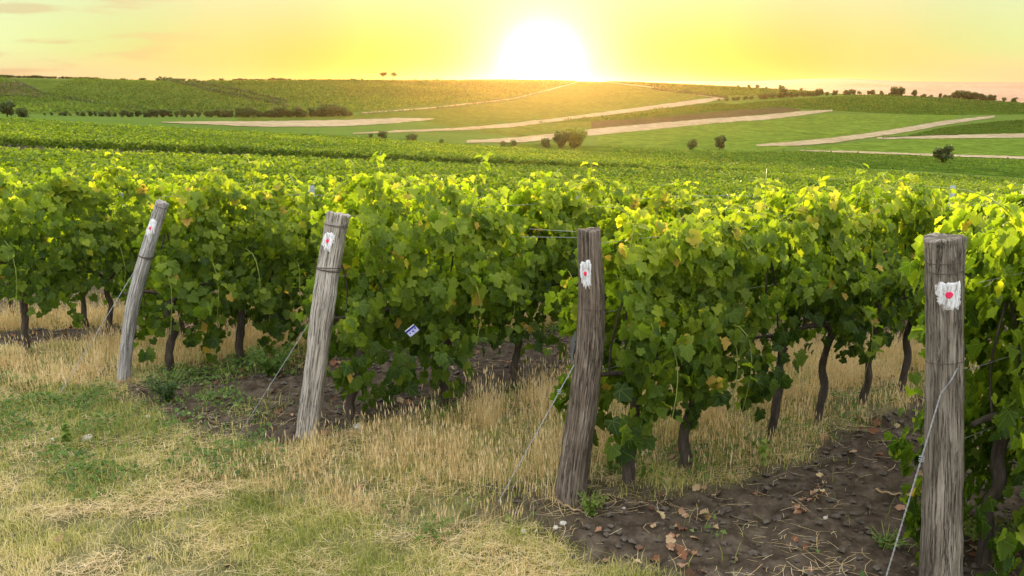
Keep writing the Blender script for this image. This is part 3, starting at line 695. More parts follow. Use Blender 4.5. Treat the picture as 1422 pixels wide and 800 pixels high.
# ------------------------------------------------------------------ the big vineyard below: one mass of rows
def vineyard():
    r = np.random.default_rng(5); parts = []
    A0 = hit(0, 214, 20.)[:2]; A1 = hit(1150, 259, 20.)[:2]
    pd = (A1-A0)/np.linalg.norm(A1-A0); pn = np.array([-pd[1], pd[0]])
    def side(X,Y): return (X-A0[0])*pn[0]+(Y-A0[1])*pn[1]
    d2 = np.array([math.cos(R_(8)), -math.sin(R_(8))]); d2 = pd; n2 = np.array([-d2[1], d2[0]])
    def Yedge(X,Y):
        px = 711+F*X/np.maximum(Y,1)/CP
        return np.interp(px,[-200,900,1100,1500],[163,160,150,148])
    def emit(u0, v0, D, Nd, lo, cond):
        L_ = u0[1]-u0[0]; n = int(L_*60); t = u0[0]+r.random(n)*L_
        X = t*D[0]+v0*Nd[0]; Y = t*D[1]+v0*Nd[1]
        k = (Y > 8)&(np.abs(X/np.maximum(Y,1)) < .74)&cond(X,Y)
        X = X[k]; Y = Y[k]; t = t[k]
        keep = r.random(len(X)) < np.clip((26/np.maximum(Y,1))**.80, 0, 1)*2.2
        X = X[keep]; Y = Y[keep]; t = t[keep]; m = len(X)
        if not m: return
        S = .12*np.clip(Y/20,1,12)**.52*(.7+.6*r.random(m))
        hh = 1.22+.14*vnoise(t*.9,np.full(m,v0),3)+.22*(r.random(m)<.08)*r.random(m)
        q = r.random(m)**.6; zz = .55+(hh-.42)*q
        sd_ = np.where(r.random(m)<.5,-1,1); w = .26*(1.1-.55*q)*(.6+.8*vnoise(t*1.7,np.full(m,v0*3),9))
        off = sd_*w*np.sqrt(r.random(m)); X = X+off*Nd[0]; Y = Y+off*Nd[1]
        P = np.stack([X,Y,terrain(X,Y)+zz],1)
        Nn = np.stack([Nd[0]*sd_*.6, Nd[1]*sd_*.6, .35+q*.7],1)+r.normal(0,.4,(m,3))
        Td = np.stack([Nd[0]*sd_*.5, Nd[1]*sd_*.5, -.6*np.ones(m)],1)+r.normal(0,.5,(m,3))
        patchy = fbm(X*.03,Y*.06,77,3)
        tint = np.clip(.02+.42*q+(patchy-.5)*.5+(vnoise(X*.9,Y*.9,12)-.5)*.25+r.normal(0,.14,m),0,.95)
        near = Y < 26
        for msk, lod in ((near,1),(~near,2)):
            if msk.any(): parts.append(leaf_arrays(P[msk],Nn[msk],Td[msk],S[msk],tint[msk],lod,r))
    v = 13.7
    while v < 60:
        emit((-40,110), v, RD, ND, 0, lambda X,Y: side(X,Y) < -1.6); v += 1.72
    c0 = side(0,0); 
    vv = A0@n2+1.6
    while vv < 260:
        emit((-190,190), vv, d2, n2, 0, lambda X,Y: (side(X,Y) > 1.2)&(Y < Yedge(X,Y))); vv += 2.0 if vv < 60 else 2.3
    V,Fc,T,U = cat(parts); print('FIELD LEAVES', len(V))
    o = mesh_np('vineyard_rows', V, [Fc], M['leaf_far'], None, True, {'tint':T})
    tag(o, 'great mass of vine rows filling the slope below the near rows', 'vineyard', kind='stuff')
vineyard()
far_vineyards()

# ------------------------------------------------------------------ end posts
def make_post(key, rads, mat, name_label, sq=.0, seed=1, mark=None, loops=(), knot=True):
    pts = np.array([at(*p) for p in POSTS[key]]); pts[0,2] = min(pts[0,2], -.12)
    pts = smoothpath(pts, 60); base = np.array([pts[3][0], pts[3][1], 0]); r = np.random.default_rng(seed)
    root = empty('vineyard_post', base, 0, label=name_label, cat='wooden post', group='painted wooden end posts')
    seg = 72; th = np.linspace(0,2*math.pi,seg,endpoint=False); n = len(pts); ph = r.random(12)*6.28
    rad = np.interp(np.linspace(0,1,n), np.linspace(0,1,len(rads)), rads)
    def rfun(a, i):
        s = i/(n-1)
        tw = a+.25*s+.1*np.sin(s*7+ph[0])
        g = (1+sq*np.cos(4*tw+ph[1])+.035*np.sin(2*tw+ph[2]+s*2)+.03*np.sin(3*tw+ph[3]-s*4)
             +.10*(vnoise(((a-math.pi/2)%(2*math.pi))*2.0+.5*np.sin(s*5), s*5+0*a, seed)-.5)+.07*(vnoise(((a-math.pi/2)%(2*math.pi))*5.1+.6*np.sin(s*7), s*11+0*a, seed+3)-.5)
             +.045*(vnoise(((a-math.pi/2)%(2*math.pi))*11., s*24+0*a, seed+5)-.5))
        for q,(ca, dp, wd) in enumerate(((ph[8],.10,.05),(ph[9],.08,.04),(ph[10],.07,.05),(4.5+.2*math.sin(ph[11]),.09,.04))):
            dd = (tw-ca-.12*np.sin(s*8+q)+math.pi)%(2*math.pi)-math.pi
            g = g-dp*np.exp(-(dd/wd)**2)*(.4+.6*np.sin(s*4+q*1.7)**2)
        return rad[min(int(round(i)),n-1)]*g*(1+.015*math.sin(i*1.3+ph[3]))
    V = []; T = np.gradient(pts,axis=0); T /= np.linalg.norm(T,axis=1)[:,None]
    def frame(i):
        t = T[i]; ex = np.array([1.,0,0]); ex = ex-t*ex.dot(t); ex /= np.linalg.norm(ex); ey = np.cross(t,ex); return ex, ey
    for i in range(n):
        ex, ey = frame(i); rr = rfun(th,i); 
        V.append(pts[i]+rr[:,None]*(np.cos(th)[:,None]*ex+np.sin(th)[:,None]*ey))
    topz = V[-1]+T[-1]*(.005*np.sin(2*th+ph[2])+.003*np.sin(5*th+ph[3])+.0015*np.sin(13*th))[:,None]; V[-1] = topz
    rings = [V[-1]]
    for f,dz in ((.93,.006),(.7,.007),(.4,.003)):
        ex,ey = frame(n-1); rings.append(pts[-1]+(topz-pts[-1])*f+T[-1]*(dz*.5+.001*np.sin(11*th+ph[5]))[:,None]); 
    V += rings[1:]; along = np.concatenate([np.repeat(np.linspace(0,1.6,n),seg), np.repeat(1.6+np.array([.01,.05,.1]),seg)])
    ang = np.tile(th, n+3); V.append((pts[-1]+T[-1]*.002)[None]); along = np.append(along,1.8); ang = np.append(ang,0)
    V = np.concatenate(V)-base; m = n+3
    i_ = np.arange(m-1)[:,None]*seg; j = np.arange(seg)[None]; j2 = (j+1)%seg
    Fq = np.stack([i_+j,i_+j2,i_+seg+j2,i_+seg+j],-1).reshape(-1,4); jj = np.arange(seg); e0=(m-1)*seg
    Ft = np.stack([np.full(seg,m*seg), e0+jj, e0+(jj+1)%seg],-1)
    mesh_np('post_body', V, [Fq,Ft], mat, root, True, {'ang':ang,'along':along})
    def surf(a, i, off):
        i = float(np.clip(i,0,n-1.001)); k = int(i); f = i-k; P0 = pts[k]*(1-f)+pts[k+1]*f; ex,ey = frame(k)
        rr = float(rfun(np.array([a]),k)[0])*(1-f)+float(rfun(np.array([a]),k+1)[0])*f+off
        return P0+rr*(math.cos(a)*ex+math.sin(a)*ey)-base
    hgt = np.linalg.norm(np.diff(pts,axis=0),axis=1).sum(); per = hgt/(n-1)
    def blot(name, m_, a0, i0, hw, hh, off, seed2, parent, jag=.3):
        r2 = np.random.default_rng(seed2); K = 64; rings = 9; V=[]; 
        an = np.linspace(0,2*math.pi,K,endpoint=False)
        rn_ = r2.random(K); rn_ = (rn_+np.roll(rn_,1)*.6)/1.6; rough = 1+jag*(rn_-.55)*np.where(np.sin(an)<0,1.5,.8)+.2*jag*np.sin(3*an+seed2); sup = (np.abs(np.cos(an))**4+np.abs(np.sin(an))**4)**(-.25)
        R0 = rad[int(i0)]
        V.append(surf(a0,i0,off))
        for q in range(1,rings+1):
            f = q/rings
            for k in range(K):
                g = f*(sup[k] if jag > .2 else 1)*(rough[k] if q >= rings-1 else 1)
                # ragged, brushed drips downwards
                dy = math.sin(an[k]); V.append(surf(a0+g*math.cos(an[k])*hw/R0, i0+g*dy*hh/per*(1.1 if dy<0 else .95), off-(.0035 if q==rings else 0)))
        Fs = []; F3 = [(0,1+k,1+(k+1)%K) for k in range(K)]
        for q in range(rings-1):
            for k in range(K): a_ = 1+q*K+k; b_ = 1+q*K+(k+1)%K; Fs.append((a_,a_+K,b_+K,b_))
        return mesh_np(name, V, [np.array(Fs),np.array(F3)], m_, parent, True)
    def loop(i0, tilt, rr_, m_, tilt_dir=0):
        P = [surf(a, i0+tilt*math.sin(a+tilt_dir)/per, rr_*.9) for a in np.linspace(0,2*math.pi,49)]
        return np.array(P)
    if mark:
        a0, i0, hw, hh = mark
        b = blot('painted_square', M['worn_white'], a0, i0, hw, hh, .0032, seed+1, root, .34)
        b2 = blot('painted_dot', M['red_paint'], a0-.04, i0-.1, hw*.28, hw*.30, .0058, seed+2, b, .15)
    for (i0, tilt, rr_, mm, turns) in loops:
        A = Acc()
        for q in range(turns):
            V_,f_ = tube(loop(i0+q*.25, tilt+.004*q, rr_, mm, q), rr_, 5, False); A.add(V_,f_)
        A.build('wire_loop', M[mm], root)
    return root, surf, base, per
FRONT = -math.pi/2
p4 = make_post('p4', [.088,.086,.084,.081,.078,.076,.076,.079,.083], M['wood_dark'], 'thick straight grey-brown post at the right edge, white square with red dot', .02, 11,
   (FRONT-.17, 48.4, .052, .060), ((53.5,.003,.0014,'rust',1),(52,.012,.0014,'rust',1),(38.5,-.003,.0016,'rust',1)))
p3 = make_post('p3', [.088,.085,.081,.077,.076,.074,.070,.062,.060], M['wood_brown'], 'dark brown rough post with white paint patch near its left side', .02, 23,
   (FRONT-.55, 51.4, .032, .054), ((46,.004,.0014,'rust',1),))
p2 = make_post('p2', [.078,.076,.072,.070,.068,.071,.068,.066,.072], M['wood_pale'], 'pale cracked grey post leaning right with clear red dot and two wires', .045, 35,
   (FRONT-.40, 51.3, .040, .052), ((55,.006,.0018,'rust',2),(45,.002,.0026,'rust',3),(20,.01,.0015,'wire',1)))
p1 = make_post('p1', [.055,.054,.050,.046,.050,.051,.049,.047,.046], M['wood_grey'], 'thin light grey post bent and leaning far right at the left side', .03, 47,
   (FRONT-.22, 50.5, .036, .066), ((57,.003,.0016,'rust',1),(43,.002,.0030,'rust',2),(22,.004,.0012,'wire',1)))

def guy(label, pts, rad, knot=None):
    P = np.array(pts); n = 40; c = smoothpath(P, n) if len(P) > 2 else np.linspace(P[0],P[1],n)
    A = Acc(); s = np.linspace(0,np.linalg.norm(P[-1]-P[0])/.022*2*math.pi/6,n*6); t = np.linspace(0,n-1,n*6); i = np.minimum(t.astype(int),n-2); f=(t-i)[:,None]
    c_ = []
    for a_,b_ in zip(P[:-1],P[1:]): c_.append(a_+(b_-a_)*np.linspace(0,1,max(2,int(np.linalg.norm(b_-a_)/.01)))[:,None])
    c = np.concatenate(c_); n = len(c); t = np.linspace(0,n-1,len(t)); i = np.minimum(t.astype(int),n-2); f=(t-i)[:,None]
    cc = c[i]*(1-f)+c[i+1]*f
    for ph in (0,math.pi):
        off = np.stack([np.cos(s*3+ph),np.sin(s*3+ph)*.3,np.sin(s*3+ph)],1)*rad*.8
        V,fc = tube(cc+off, rad*.85, 5, False); A.add(V,fc)
    base = P[-1]; A.V = [v-base for v in A.V]
    root = empty('guy_wire', base, 0, label=label, cat='wire', group='guy wires of the end posts')
    A.build('twisted_strand', M['wire'], root)
    if knot is not None:
        B = Acc(); k = P[0]+(P[-1]-P[0])*knot-base
        if len(P)>2: k = c[int(knot*(n-1))]-base
        th = np.linspace(0,18,60); q = np.stack([np.cos(th)*.010,np.sin(th)*.010,(th/18-.5)*.03],1)+k
        V,fc = tube(q,.0022,5,False); B.add(V,fc); B.build('wire_knot', M['wire'], root)
    return root
def S(p, a, i, off=.004): return p[1](a,i,off)+p[2]
g4b = hit(1228,803,2.5)
guy('twisted wire running down left from the thick right post', [S(p4,FRONT+.25,38),S(p4,FRONT-.1,36.7,.008),S(p4,FRONT-.6,35,.012),at(1228,800,3.40)+[0,0,-.05]], .0026, .42)
guy('wire slanting down left from the dark brown post', [S(p3,FRONT-1.2,34.5),at(692,690,4.25)+[0,0,-.03]], .0018, .2)
guy('wire slanting down left across the pale cracked post', [S(p2,FRONT+.9,40),S(p2,FRONT,37),S(p2,FRONT-1.3,33.5),at(330,602,5.3)+[0,0,-.02]], .0018)
guy('wire slanting down left across the thin leaning post', [S(p1,FRONT+.9,50),S(p1,FRONT,44),S(p1,FRONT-1.3,38),at(72,560,6.1)+[0,0,-.02]], .0018)

# trellis wires, one object for each wire
def row_pt(v, u, z): x,y = xy(u,v); return np.array([x,y,float(terrain(x,y))+z])
WN = {1.85:'right edge post', 3.5:'dark brown post', 5.19:'pale cracked post', 7.12:'thin leaning post', 8.62:'hidden post beyond the left edge'}
for v in (1.85,3.5,5.19,7.12,8.62):
    for q,(z,nm) in enumerate(((1.40,'upper'),(1.02,'middle'),(.70,'lower'))):
        u0 = {1.85:3.66,3.5:2.87,5.19:2.2,7.12:1.65,8.62:.4}[v]
        P = np.array([row_pt(v, u, z+.015*math.cos((u-u0)*1.3)) for u in np.linspace(u0, u0+min(18,v*3+4), 40)])
        V,f = tube(P-P[0], .0015, 5, False); o = mesh_np('trellis_wire', V, f, M['wire']); o.location = P[0]
        tag(o, f'{nm} trellis wire of the vine row held by the {WN[v]}', 'wire', 'trellis wires along the rows')
# strained wires in the open air left of the dark post and right of row three
for pts, lab in (([at(735,318,5.9),at(800,322,5.0)],'short bare wire left of the dark brown post, upper of two'),
                 ([at(722,329,5.9),at(802,330,5.0)],'short bare wire left of the dark brown post, lower of two'),
                 ([at(1075,301,5.6),at(1180,292,6.6),at(1330,281,8.0)],'long bare wire running over the leaves towards the grey metal stake')):
    P = smoothpath(pts,12); V,f = tube(P-P[0], .0018, 5, False); o = mesh_np('bare_wire', V, f, M['wire']); o.location = P[0]; tag(o,lab,'wire')

# metal stakes
def stake(px, pytop, v, label):
    best = min(np.linspace(0,30,600), key=lambda u: abs(project(*xy(u,v), float(z_for(pytop, xy(u,v)[1])))[0]-px) if xy(u,v)[1] > 1 else 1e9)
    x,y = xy(best,v); ztop = float(z_for(pytop,y)); zg = float(terrain(x,y))
    root = empty('metal_stake', (x,y,zg), ROWANG, label=label, cat='metal stake', group='metal stakes in the rows')
    H = ztop-zg; prof_ = [(a_*.72,b_*.8) for a_,b_ in [(-.022,-.016),(-.022,.016),(-.006,.016),(-.006,.012),(-.018,.012),(-.018,-.012),(.018,-.012),(.018,.012),(.006,.012),(.006,.016),(.022,.016),(.022,-.016)]]
    n = len(prof_); V = [(a,b,z) for z in (-.1,H) for a,b in prof_]
    F4 = np.array([(i,(i+1)%n,n+(i+1)%n,n+i) for i in range(n)])
    F3 = np.array([[n+0,n+5,n+1],[n+1,n+4,n+2],[n+1,n+5,n+4],[n+2,n+4,n+3],[n+0,n+6,n+5],[n+0,n+11,n+6],[n+6,n+11,n+7],[n+11,n+10,n+7],[n+10,n+9,n+7],[n+7,n+9,n+8]])
    mesh_np('profile', V, [F4,F3], M['steel'], root, False)
    A = Acc()
    for k in range(1):
        zz = H-.06-.12*k; V,f = tube(np.array([(-.03,.018,zz),(-.026,.024,zz+.012),(-.02,.018,zz+.02)]),.002,5,True); A.add(V,f)
    A.build('wire_hook', M['steel'], root)
stake(1325,258,3.56,'grey metal stake standing above the leaves left of the right edge')
stake(597,252,7.12,'short grey metal stake above the leaves near the middle')
stake(435,258,7.12,'pale metal stake right above the cracked pale post')
stake(803,268,5.19,'grey metal stake just behind the top of the dark brown post')
stake(172,268,8.62,'thin grey metal stake left of the leaning grey post')

# label tag on the vine
def vine_tag():
    c = at(572,459,5.30); root = empty('plastic_tag', c, R_(10), label='small blue and white plastic tag hanging in the vine leaves', cat='tag')
    def sheet(name, m, x0,x1,z0,z1, y, parent, th=.0015):
        V = np.array([(x0,y,z0),(x1,y,z0),(x1,y,z1),(x0,y,z1),(x0,y+th,z0),(x1,y+th,z0),(x1,y+th,z1),(x0,y+th,z1)])
        return mesh_np(name, V, [np.array([(0,1,2,3),(5,4,7,6),(4,0,3,7),(1,5,6,2),(3,2,6,7),(4,5,1,0)])], m, parent, False)
    s = sheet('tag_sheet', M['lilac'], -.035,.035,-.030,.018, 0, root)
    sheet('white_border', M['white_paint'], -.035,.035,.022,.027, -.001, s); sheet('blue_band', M['blue'], -.035,.035,.008,.0215, -.001, s)
    for (a,b,w,h) in ((-.004,-.014,.012,.010),(.020,-.006,.010,.012),(-.024,-.012,.008,.008)): sheet('printed_mark', M['blue'], a,a+w,b,b+h,-.002,s,.0008)
    root.rotation_euler = (R_(15), R_(-38), R_(8))
vine_tag()

# ------------------------------------------------------------------ grasses and ground cover
def cand(n, seed, R0=3.0, R1=12., a0=-36, a1=36):
    r = np.random.default_rng(seed); A = r.uniform(R_(a0),R_(a1),n); Rr = np.sqrt(r.uniform(R0**2,R1**2,n)); return r, Rr*np.sin(A), Rr*np.cos(A)
def blades(X, Y, Z, H, W, bend, tint, r, flat=None, seg=3):
    n = len(X); a = r.random(n)*6.28; D = np.stack([np.cos(a),np.sin(a),np.zeros(n)],1)
    a2 = a+1.57+r.normal(0,.5,n); Sd = np.stack([np.cos(a2),np.sin(a2),np.zeros(n)],1)
    rows = []; t = np.linspace(0,1,seg+1)
    P0 = np.stack([X,Y,Z],1)
    for f in t:
        up = H*(f-.35*bend*f*f); out = H*bend*f*f*.9
        P = P0+D*out[:,None]; P[:,2] += up
        w = W*(1-f*.85)*.5
        if f < 1: rows += [P-Sd*w[:,None], P+Sd*w[:,None]]
        else: rows += [P]
    k = 2*seg+1; V = np.stack(rows,1).reshape(-1,3); b = (np.arange(n)*k)[:,None]
    F4 = np.concatenate([b+np.array([[2*i,2*i+1,2*i+3,2*i+2]]) for i in range(seg-1)]); F3 = b+np.array([[2*seg-2,2*seg-1,2*seg]])
    return V, [F4,F3], np.repeat(tint,k)
def clump_n(X,Y,s,f=3.0): return fbm(X*f,Y*f,s,3)
def build_grass():
    # tall dry grass between the rows
    r, X, Y = cand(330000, 21); s,t,w = zones(X,Y); R2 = np.hypot(X,Y)
    cl = clump_n(X,Y,61,5); k = (r.random(len(X)) < t*np.clip((cl-.33)*3.2,0.06,1)*np.clip(5.5/R2,.35,1)); X=X[k];Y=Y[k];cl=cl[k]; n=len(X)
    u,v = uv(X,Y); d = u-u_end(v)
    H = (.07+.19*r.random(n)**1.3)*(.5+1.0*cl)*np.clip(.75+.4*d,.6,1.05)*np.where((v<3.75)&(d>0),.42,1); W = np.clip(.0022+.0022*r.random(n),0,1)*np.clip(R2[k]/5,1,2)
    V,Fs,T = blades(X,Y,near_z(X,Y)-.005,H,W,np.abs(r.normal(.45,.38,n)),np.clip(.66+.35*(fbm(X*1.5,Y*1.5,91)-.5)*2+r.normal(0,.18,n),0,1),r,seg=3)
    tag(mesh_np('tall_dry_grass', V, Fs, M['straw'], None, False, {'tint':T}), 'tall straw coloured dry grass between the vine rows','grass',kind='stuff')
    # seed heads
    m = r.random(n) < .22; Xs=X[m];Ys=Y[m];Hs=H[m]*1.12+.03; nn=len(Xs); a=r.random(nn)*6.28; ln=np.abs(r.normal(.12,.1,nn))*Hs
    top = np.stack([Xs+np.cos(a)*ln,Ys+np.sin(a)*ln,near_z(Xs,Ys)+Hs],1); bot = np.stack([Xs,Ys,near_z(Xs,Ys)],1); dr = norm(top-bot)
    sd_ = norm(np.cross(dr, np.array([[0.,-1,0]])+r.normal(0,.4,(nn,3))))*.0026; hd = .035+.03*r.random(nn)[:,None]
    Vh = np.stack([bot, top-dr*hd, top-dr*hd*.5+sd_*1.2, top, top-dr*hd*.5-sd_*1.2, bot+sd_*.4],1).reshape(-1,3); b=(np.arange(nn)*6)[:,None]
    mesh = mesh_np('grass_seed_heads', Vh, [b+np.array([[1,2,3,4]]), b+np.array([[0,1,5]])], M['straw'], None, False, {'tint':np.repeat(np.clip(r.normal(.8,.12,nn),0,1),6)})
    tag(mesh,'pale seed heads above the tall dry grass','grass',kind='stuff')
    # green undergrowth within tall grass & near trunks
    r, X, Y = cand(200000, 22); s,t,w = zones(X,Y); cl = clump_n(X,Y,63,2.2); R2=np.hypot(X,Y)
    k = r.random(len(X)) < (t*.55*np.clip((cl-.40)*6,0.05,1)+ w*.55*np.clip((clump_n(X,Y,65,5)-.35)*4,0,1)+s*.02*np.clip((cl-.55)*8,0,1))*np.clip(5/R2,.3,1); X=X[k];Y=Y[k];n=len(X)
    V,Fs,T = blades(X,Y,near_z(X,Y)-.005,.04+.14*r.random(n)**2,.003+.003*r.random(n),np.abs(r.normal(.5,.3,n)),np.clip(r.normal(.25,.2,n),0,1),r)
    tag(mesh_np('green_grass', V, Fs, M['grass'], None, False, {'tint':T}),'fresh green grass tufts among the dry grass and weeds','grass',kind='stuff')
    # mown headland turf
    r, X, Y = cand(520000, 23, 3.2, 9.0); s,t,w = zones(X,Y); cl = clump_n(X,Y,71,3.5); dry = fbm(X*1.1,Y*1.1,73); R2=np.hypot(X,Y)
    dens = np.clip(1-s*1.0-t*.8-w*.6,0,1)
    k = r.random(len(X)) < dens*np.clip((cl-.22)*2.4,.12,1); X=X[k];Y=Y[k];cl=cl[k];dry=dry[k];n=len(X)
    H=.025+.075*r.random(n)**1.3*(.4+cl)+.10*np.clip(cl-.58,0,1); V,Fs,T = blades(X,Y,near_z(X,Y)-.004,H,.0022+.0022*r.random(n),np.abs(r.normal(.8,.5,n)),np.clip(.56+(dry-.5)*1.5+(.5-cl)*.9+r.normal(0,.22,n),0,1),r,seg=2)
    tag(mesh_np('mown_grass', V, Fs, M['grass'], None, False, {'tint':T}),'short mown yellow green grass of the headland','grass',kind='stuff')
    # matted cut straw lying on the headland and soil edge
    r, X, Y = cand(150000, 24, 3.0, 9.0); s,t,w = zones(X,Y); cl = fbm(X*2.1,Y*3.2,81); u,v = uv(X,Y); d = u-u_end(v)
    k = r.random(len(X)) < np.clip((cl-.42)*5,0.04,1)*np.clip(1-t*.6-w*.5,0,1)*np.where(s>.5,.16*(1-sstep(-.2,.6,d))+.02,1); X=X[k];Y=Y[k];n=len(X)
    a=r.normal(.35,.9,n); Ln=.03+.13*r.random(n)**1.5; c=np.stack([X,Y,near_z(X,Y)+.006+.03*r.random(n)],1); D=np.stack([np.cos(a),np.sin(a),r.normal(0,.12,n)],1)
    Sd=np.stack([-np.sin(a),np.cos(a),np.zeros(n)],1)*.0010; cur=Sd/.0010*(r.normal(0,.14,n)*Ln)[:,None]
    cols=[]
    for f in (-.5,-.17,.17,.5): 
        p=c+D*(Ln*f)[:,None]+cur*(1-4*f*f); cols += [p-Sd,p+Sd]
    V=np.stack(cols,1).reshape(-1,3); b=(np.arange(n)*8)[:,None]
    tag(mesh_np('cut_straw', V, [np.concatenate([b+np.array([[q,q+1,q+3,q+2]]) for q in (0,2,4)])], M['straw'], None, False, {'tint':np.repeat(np.clip(r.normal(.75,.2,n),0,1),8)}),'pale cut straw lying matted on the ground','straw',kind='stuff')
build_grass()
def leafy_cloud(X,Y,Z,S,tint,r,lod=1,up=.8):
    n=len(X); P=np.stack([X,Y,Z],1); Nn=np.stack([r.normal(0,.5,n),r.normal(-.2,.5,n),np.full(n,up)],1); Td=r.normal(0,1,(n,3)); Td[:,2]*=.3
    return leaf_arrays(P,Nn,Td,S,tint,lod,r)
def build_cover():
    r, X, Y = cand(330000, 31); s,t,w = zones(X,Y); cl = clump_n(X,Y,65,4); R2=np.hypot(X,Y)
    k = r.random(len(X)) < w*np.clip((cl-.36)*4,0.05,1)*.95+ t*.04; X=X[k];Y=Y[k];cl=cl[k];n=len(X)
    Z=near_z(X,Y)+.01+.13*r.random(n)*np.clip(cl-.2,.1,1)
    V,Fc,T,U = leafy_cloud(X,Y,Z,.008+.026*r.random(n)**1.5,np.clip(r.normal(.45,.22,n),0,1),r,2,.7)
    tag(mesh_np('low_weeds', V,[Fc],M['weed'],None,True,{'tint':T},U),'low dark green weeds along the edge of the soil','weeds',kind='stuff')
    # dead leaves: patches on the soil
    r, X, Y = cand(60000, 32, 3., 11); s,t,w = zones(X,Y); cl = clump_n(X,Y,83,2.3); u,v=uv(X,Y)
    under = np.min([np.abs(v-q) for q in ROWV],axis=0) < .35; inn = (u-u_end(v) > 0)
    k = r.random(len(X)) < s*np.clip((cl-.56)*4,0.03,1)*.2+.02*under*inn+.002; X=X[k];Y=Y[k];n=len(X)
    V,Fc,T,U = leafy_cloud(X,Y,near_z(X,Y)+.008+.012*r.random(n),.022+.035*r.random(n),r.random(n)**.8,r,0,1.2)
    tag(mesh_np('leaf_litter', V,[Fc],M['litter'],None,True,{'tint':T},U),'curled red brown dead vine leaves scattered on the soil','leaf litter',kind='stuff')
    # clods
    r, X, Y = cand(90000, 33, 3., 11.5); s,t,w = zones(X,Y); k = r.random(len(X)) < s*.62+.02; X=X[k];Y=Y[k];n=len(X)
    oc = np.array([(1,0,0),(-1,0,0),(0,1,0),(0,-1,0),(0,0,1),(0,0,-1),(.6,.6,.5),(-.6,.6,.5),(.6,-.6,.5),(-.6,-.6,.5)],float)
    Ft = np.array([(0,6,8),(6,2,7),(7,1,9),(9,3,8),(4,8,6),(4,6,7),(4,7,9),(4,9,8),(0,2,6),(2,1,7),(1,3,9),(3,0,8),(5,2,0),(5,1,2),(5,3,1),(5,0,3)])
    sz=.0025+.024*r.random(n)**8; V = oc[None]*(sz[:,None]*(.6+.8*r.random((n,10))))[:,:,None]*np.array([1,1,.7]); a=r.random(n)*6.28
    ca=np.cos(a)[:,None];sa=np.sin(a)[:,None]; V=np.stack([V[:,:,0]*ca-V[:,:,1]*sa,V[:,:,0]*sa+V[:,:,1]*ca,V[:,:,2]],-1)
    V = V+np.stack([X,Y,near_z(X,Y)+sz*.25],1)[:,None]; Fc=(Ft[None]+(np.arange(n)*10)[:,None,None]).reshape(-1,3)
    tag(mesh_np('soil_crumbs', V.reshape(-1,3),[Fc],M['clod'],None,False),'dark crumbs and clods of tilled soil','soil',kind='stuff')
build_cover()

def stone(px,py,size,label,seed):
    r=np.random.default_rng(seed); p=hit_near(px,py); import bmesh
    bm=bmesh.new(); bmesh.ops.create_icosphere(bm,subdivisions=3,radius=1)
    fl=r.uniform(.5,.8); dirs=norm(r.normal(0,1,(7,3))); cut=r.uniform(.55,.9,7)
    for v in bm.verts:
        q=np.array(v.co); 
        for dd,c in zip(dirs,cut):
            e=q.dot(dd)
            if e>c: q=q-dd*(e-c)*.9
        q=q*(1+.06*math.sin(q[0]*6+seed)+.05*math.sin(q[1]*9+q[2]*7)); v.co=(q[0]*size,q[1]*size*.8,q[2]*size*fl)
    me=bpy.data.meshes.new('stone'); bm.to_mesh(me); bm.free(); me.materials.append(M['stone'])
    for f in me.polygons: f.use_smooth=True
    o=bpy.data.objects.new('stone',me); COL.objects.link(o); o.location=(p[0],p[1],p[2]+size*fl*.35); o.rotation_euler=(0,0,r.random()*6)
    tag(o,label,'stone','pale stones on the ground')
def hit_near(px,py):
    Ys=np.linspace(2.5,14,2500); z=np.zeros_like(Ys)
    for _ in range(2): X=(px-711)/F*(Ys*CP+(EYE-z)*SP); z=near_z(X,Ys)
    _,yy=project(X,Ys,z); k=int(np.argmax(yy<=py)); return np.array([X[k],Ys[k],z[k]])
for a in ((727,740,.020,'rounded white stone in the grass, leftmost of the three by the dark post',1),(771,734,.018,'small white stone right of the leftmost one near the dark brown post',2),
          (782,728,.022,'whitish stone just below the foot of the dark brown post',3),(205,581,.022,'small pale stone on the soil behind the green weeds',4),
          (122,611,.036,'broad pale flat stone lying in the green weeds at the left',5),(74,612,.024,'small pale stone left of the broad flat stone',6),
          (497,595,.040,'pale stone right of the pale cracked post',7),(866,707,.012,'tiny stone on the soil right of the weed tuft',8),(1146,721,.016,'tiny grey stone in the middle of the bare soil',9)):
    stone(*a)

# single weeds
def weed(px,py,h,w,n,label,cat='weed',mat='weed',seed=1,tm=.5,upright=False,leaf=.03,stems=9):
    p=hit_near(px,py); r=np.random.default_rng(seed); root=empty('weed_plant',p,r.random()*6,label=label,cat=cat)
    A=Acc(); parts=[]
    for k in range(stems):
        a=r.random()*6.28; sp=(.25 if upright else 1)*w*r.random()**.5; hh=h*r.uniform(.6,1)
        c=smoothpath([(0,0,-.01),(math.cos(a)*sp*.4,math.sin(a)*sp*.4,hh*.5),(math.cos(a)*sp,math.sin(a)*sp,hh)],8)
        V,f=tube(c,.0013,4,False); A.add(V,f,tint=.5)
        m=max(3,n//stems); ti=r.uniform(.1,1,m); ci=c[(ti*7).astype(int)]; b=r.random(m)*6.28; dr=np.stack([np.cos(b),np.sin(b),np.full(m,.3)],1)
        parts.append(leaf_arrays(ci+r.normal(0,.006,(m,3)),dr*np.array([.4,.4,0])+[0,0,.8]+r.normal(0,.3,(m,3)),dr,leaf*1.35*(1.2-.6*ti)*r.uniform(.7,1.2,m),np.clip(r.normal(tm,.15,m),0,1),1 if leaf>.02 else 2,r))
    A.build('stems',M['cane'],root); V,Fc,T,U=cat_(parts); mesh_np('leaves',V,[Fc],M[mat],root,True,{'tint':T},U)
cat_=cat
weed(822,712,.13,.10,260,'bushy bright green weed at the foot of the dark brown post',seed=2,tm=.75,leaf=.018,stems=22)
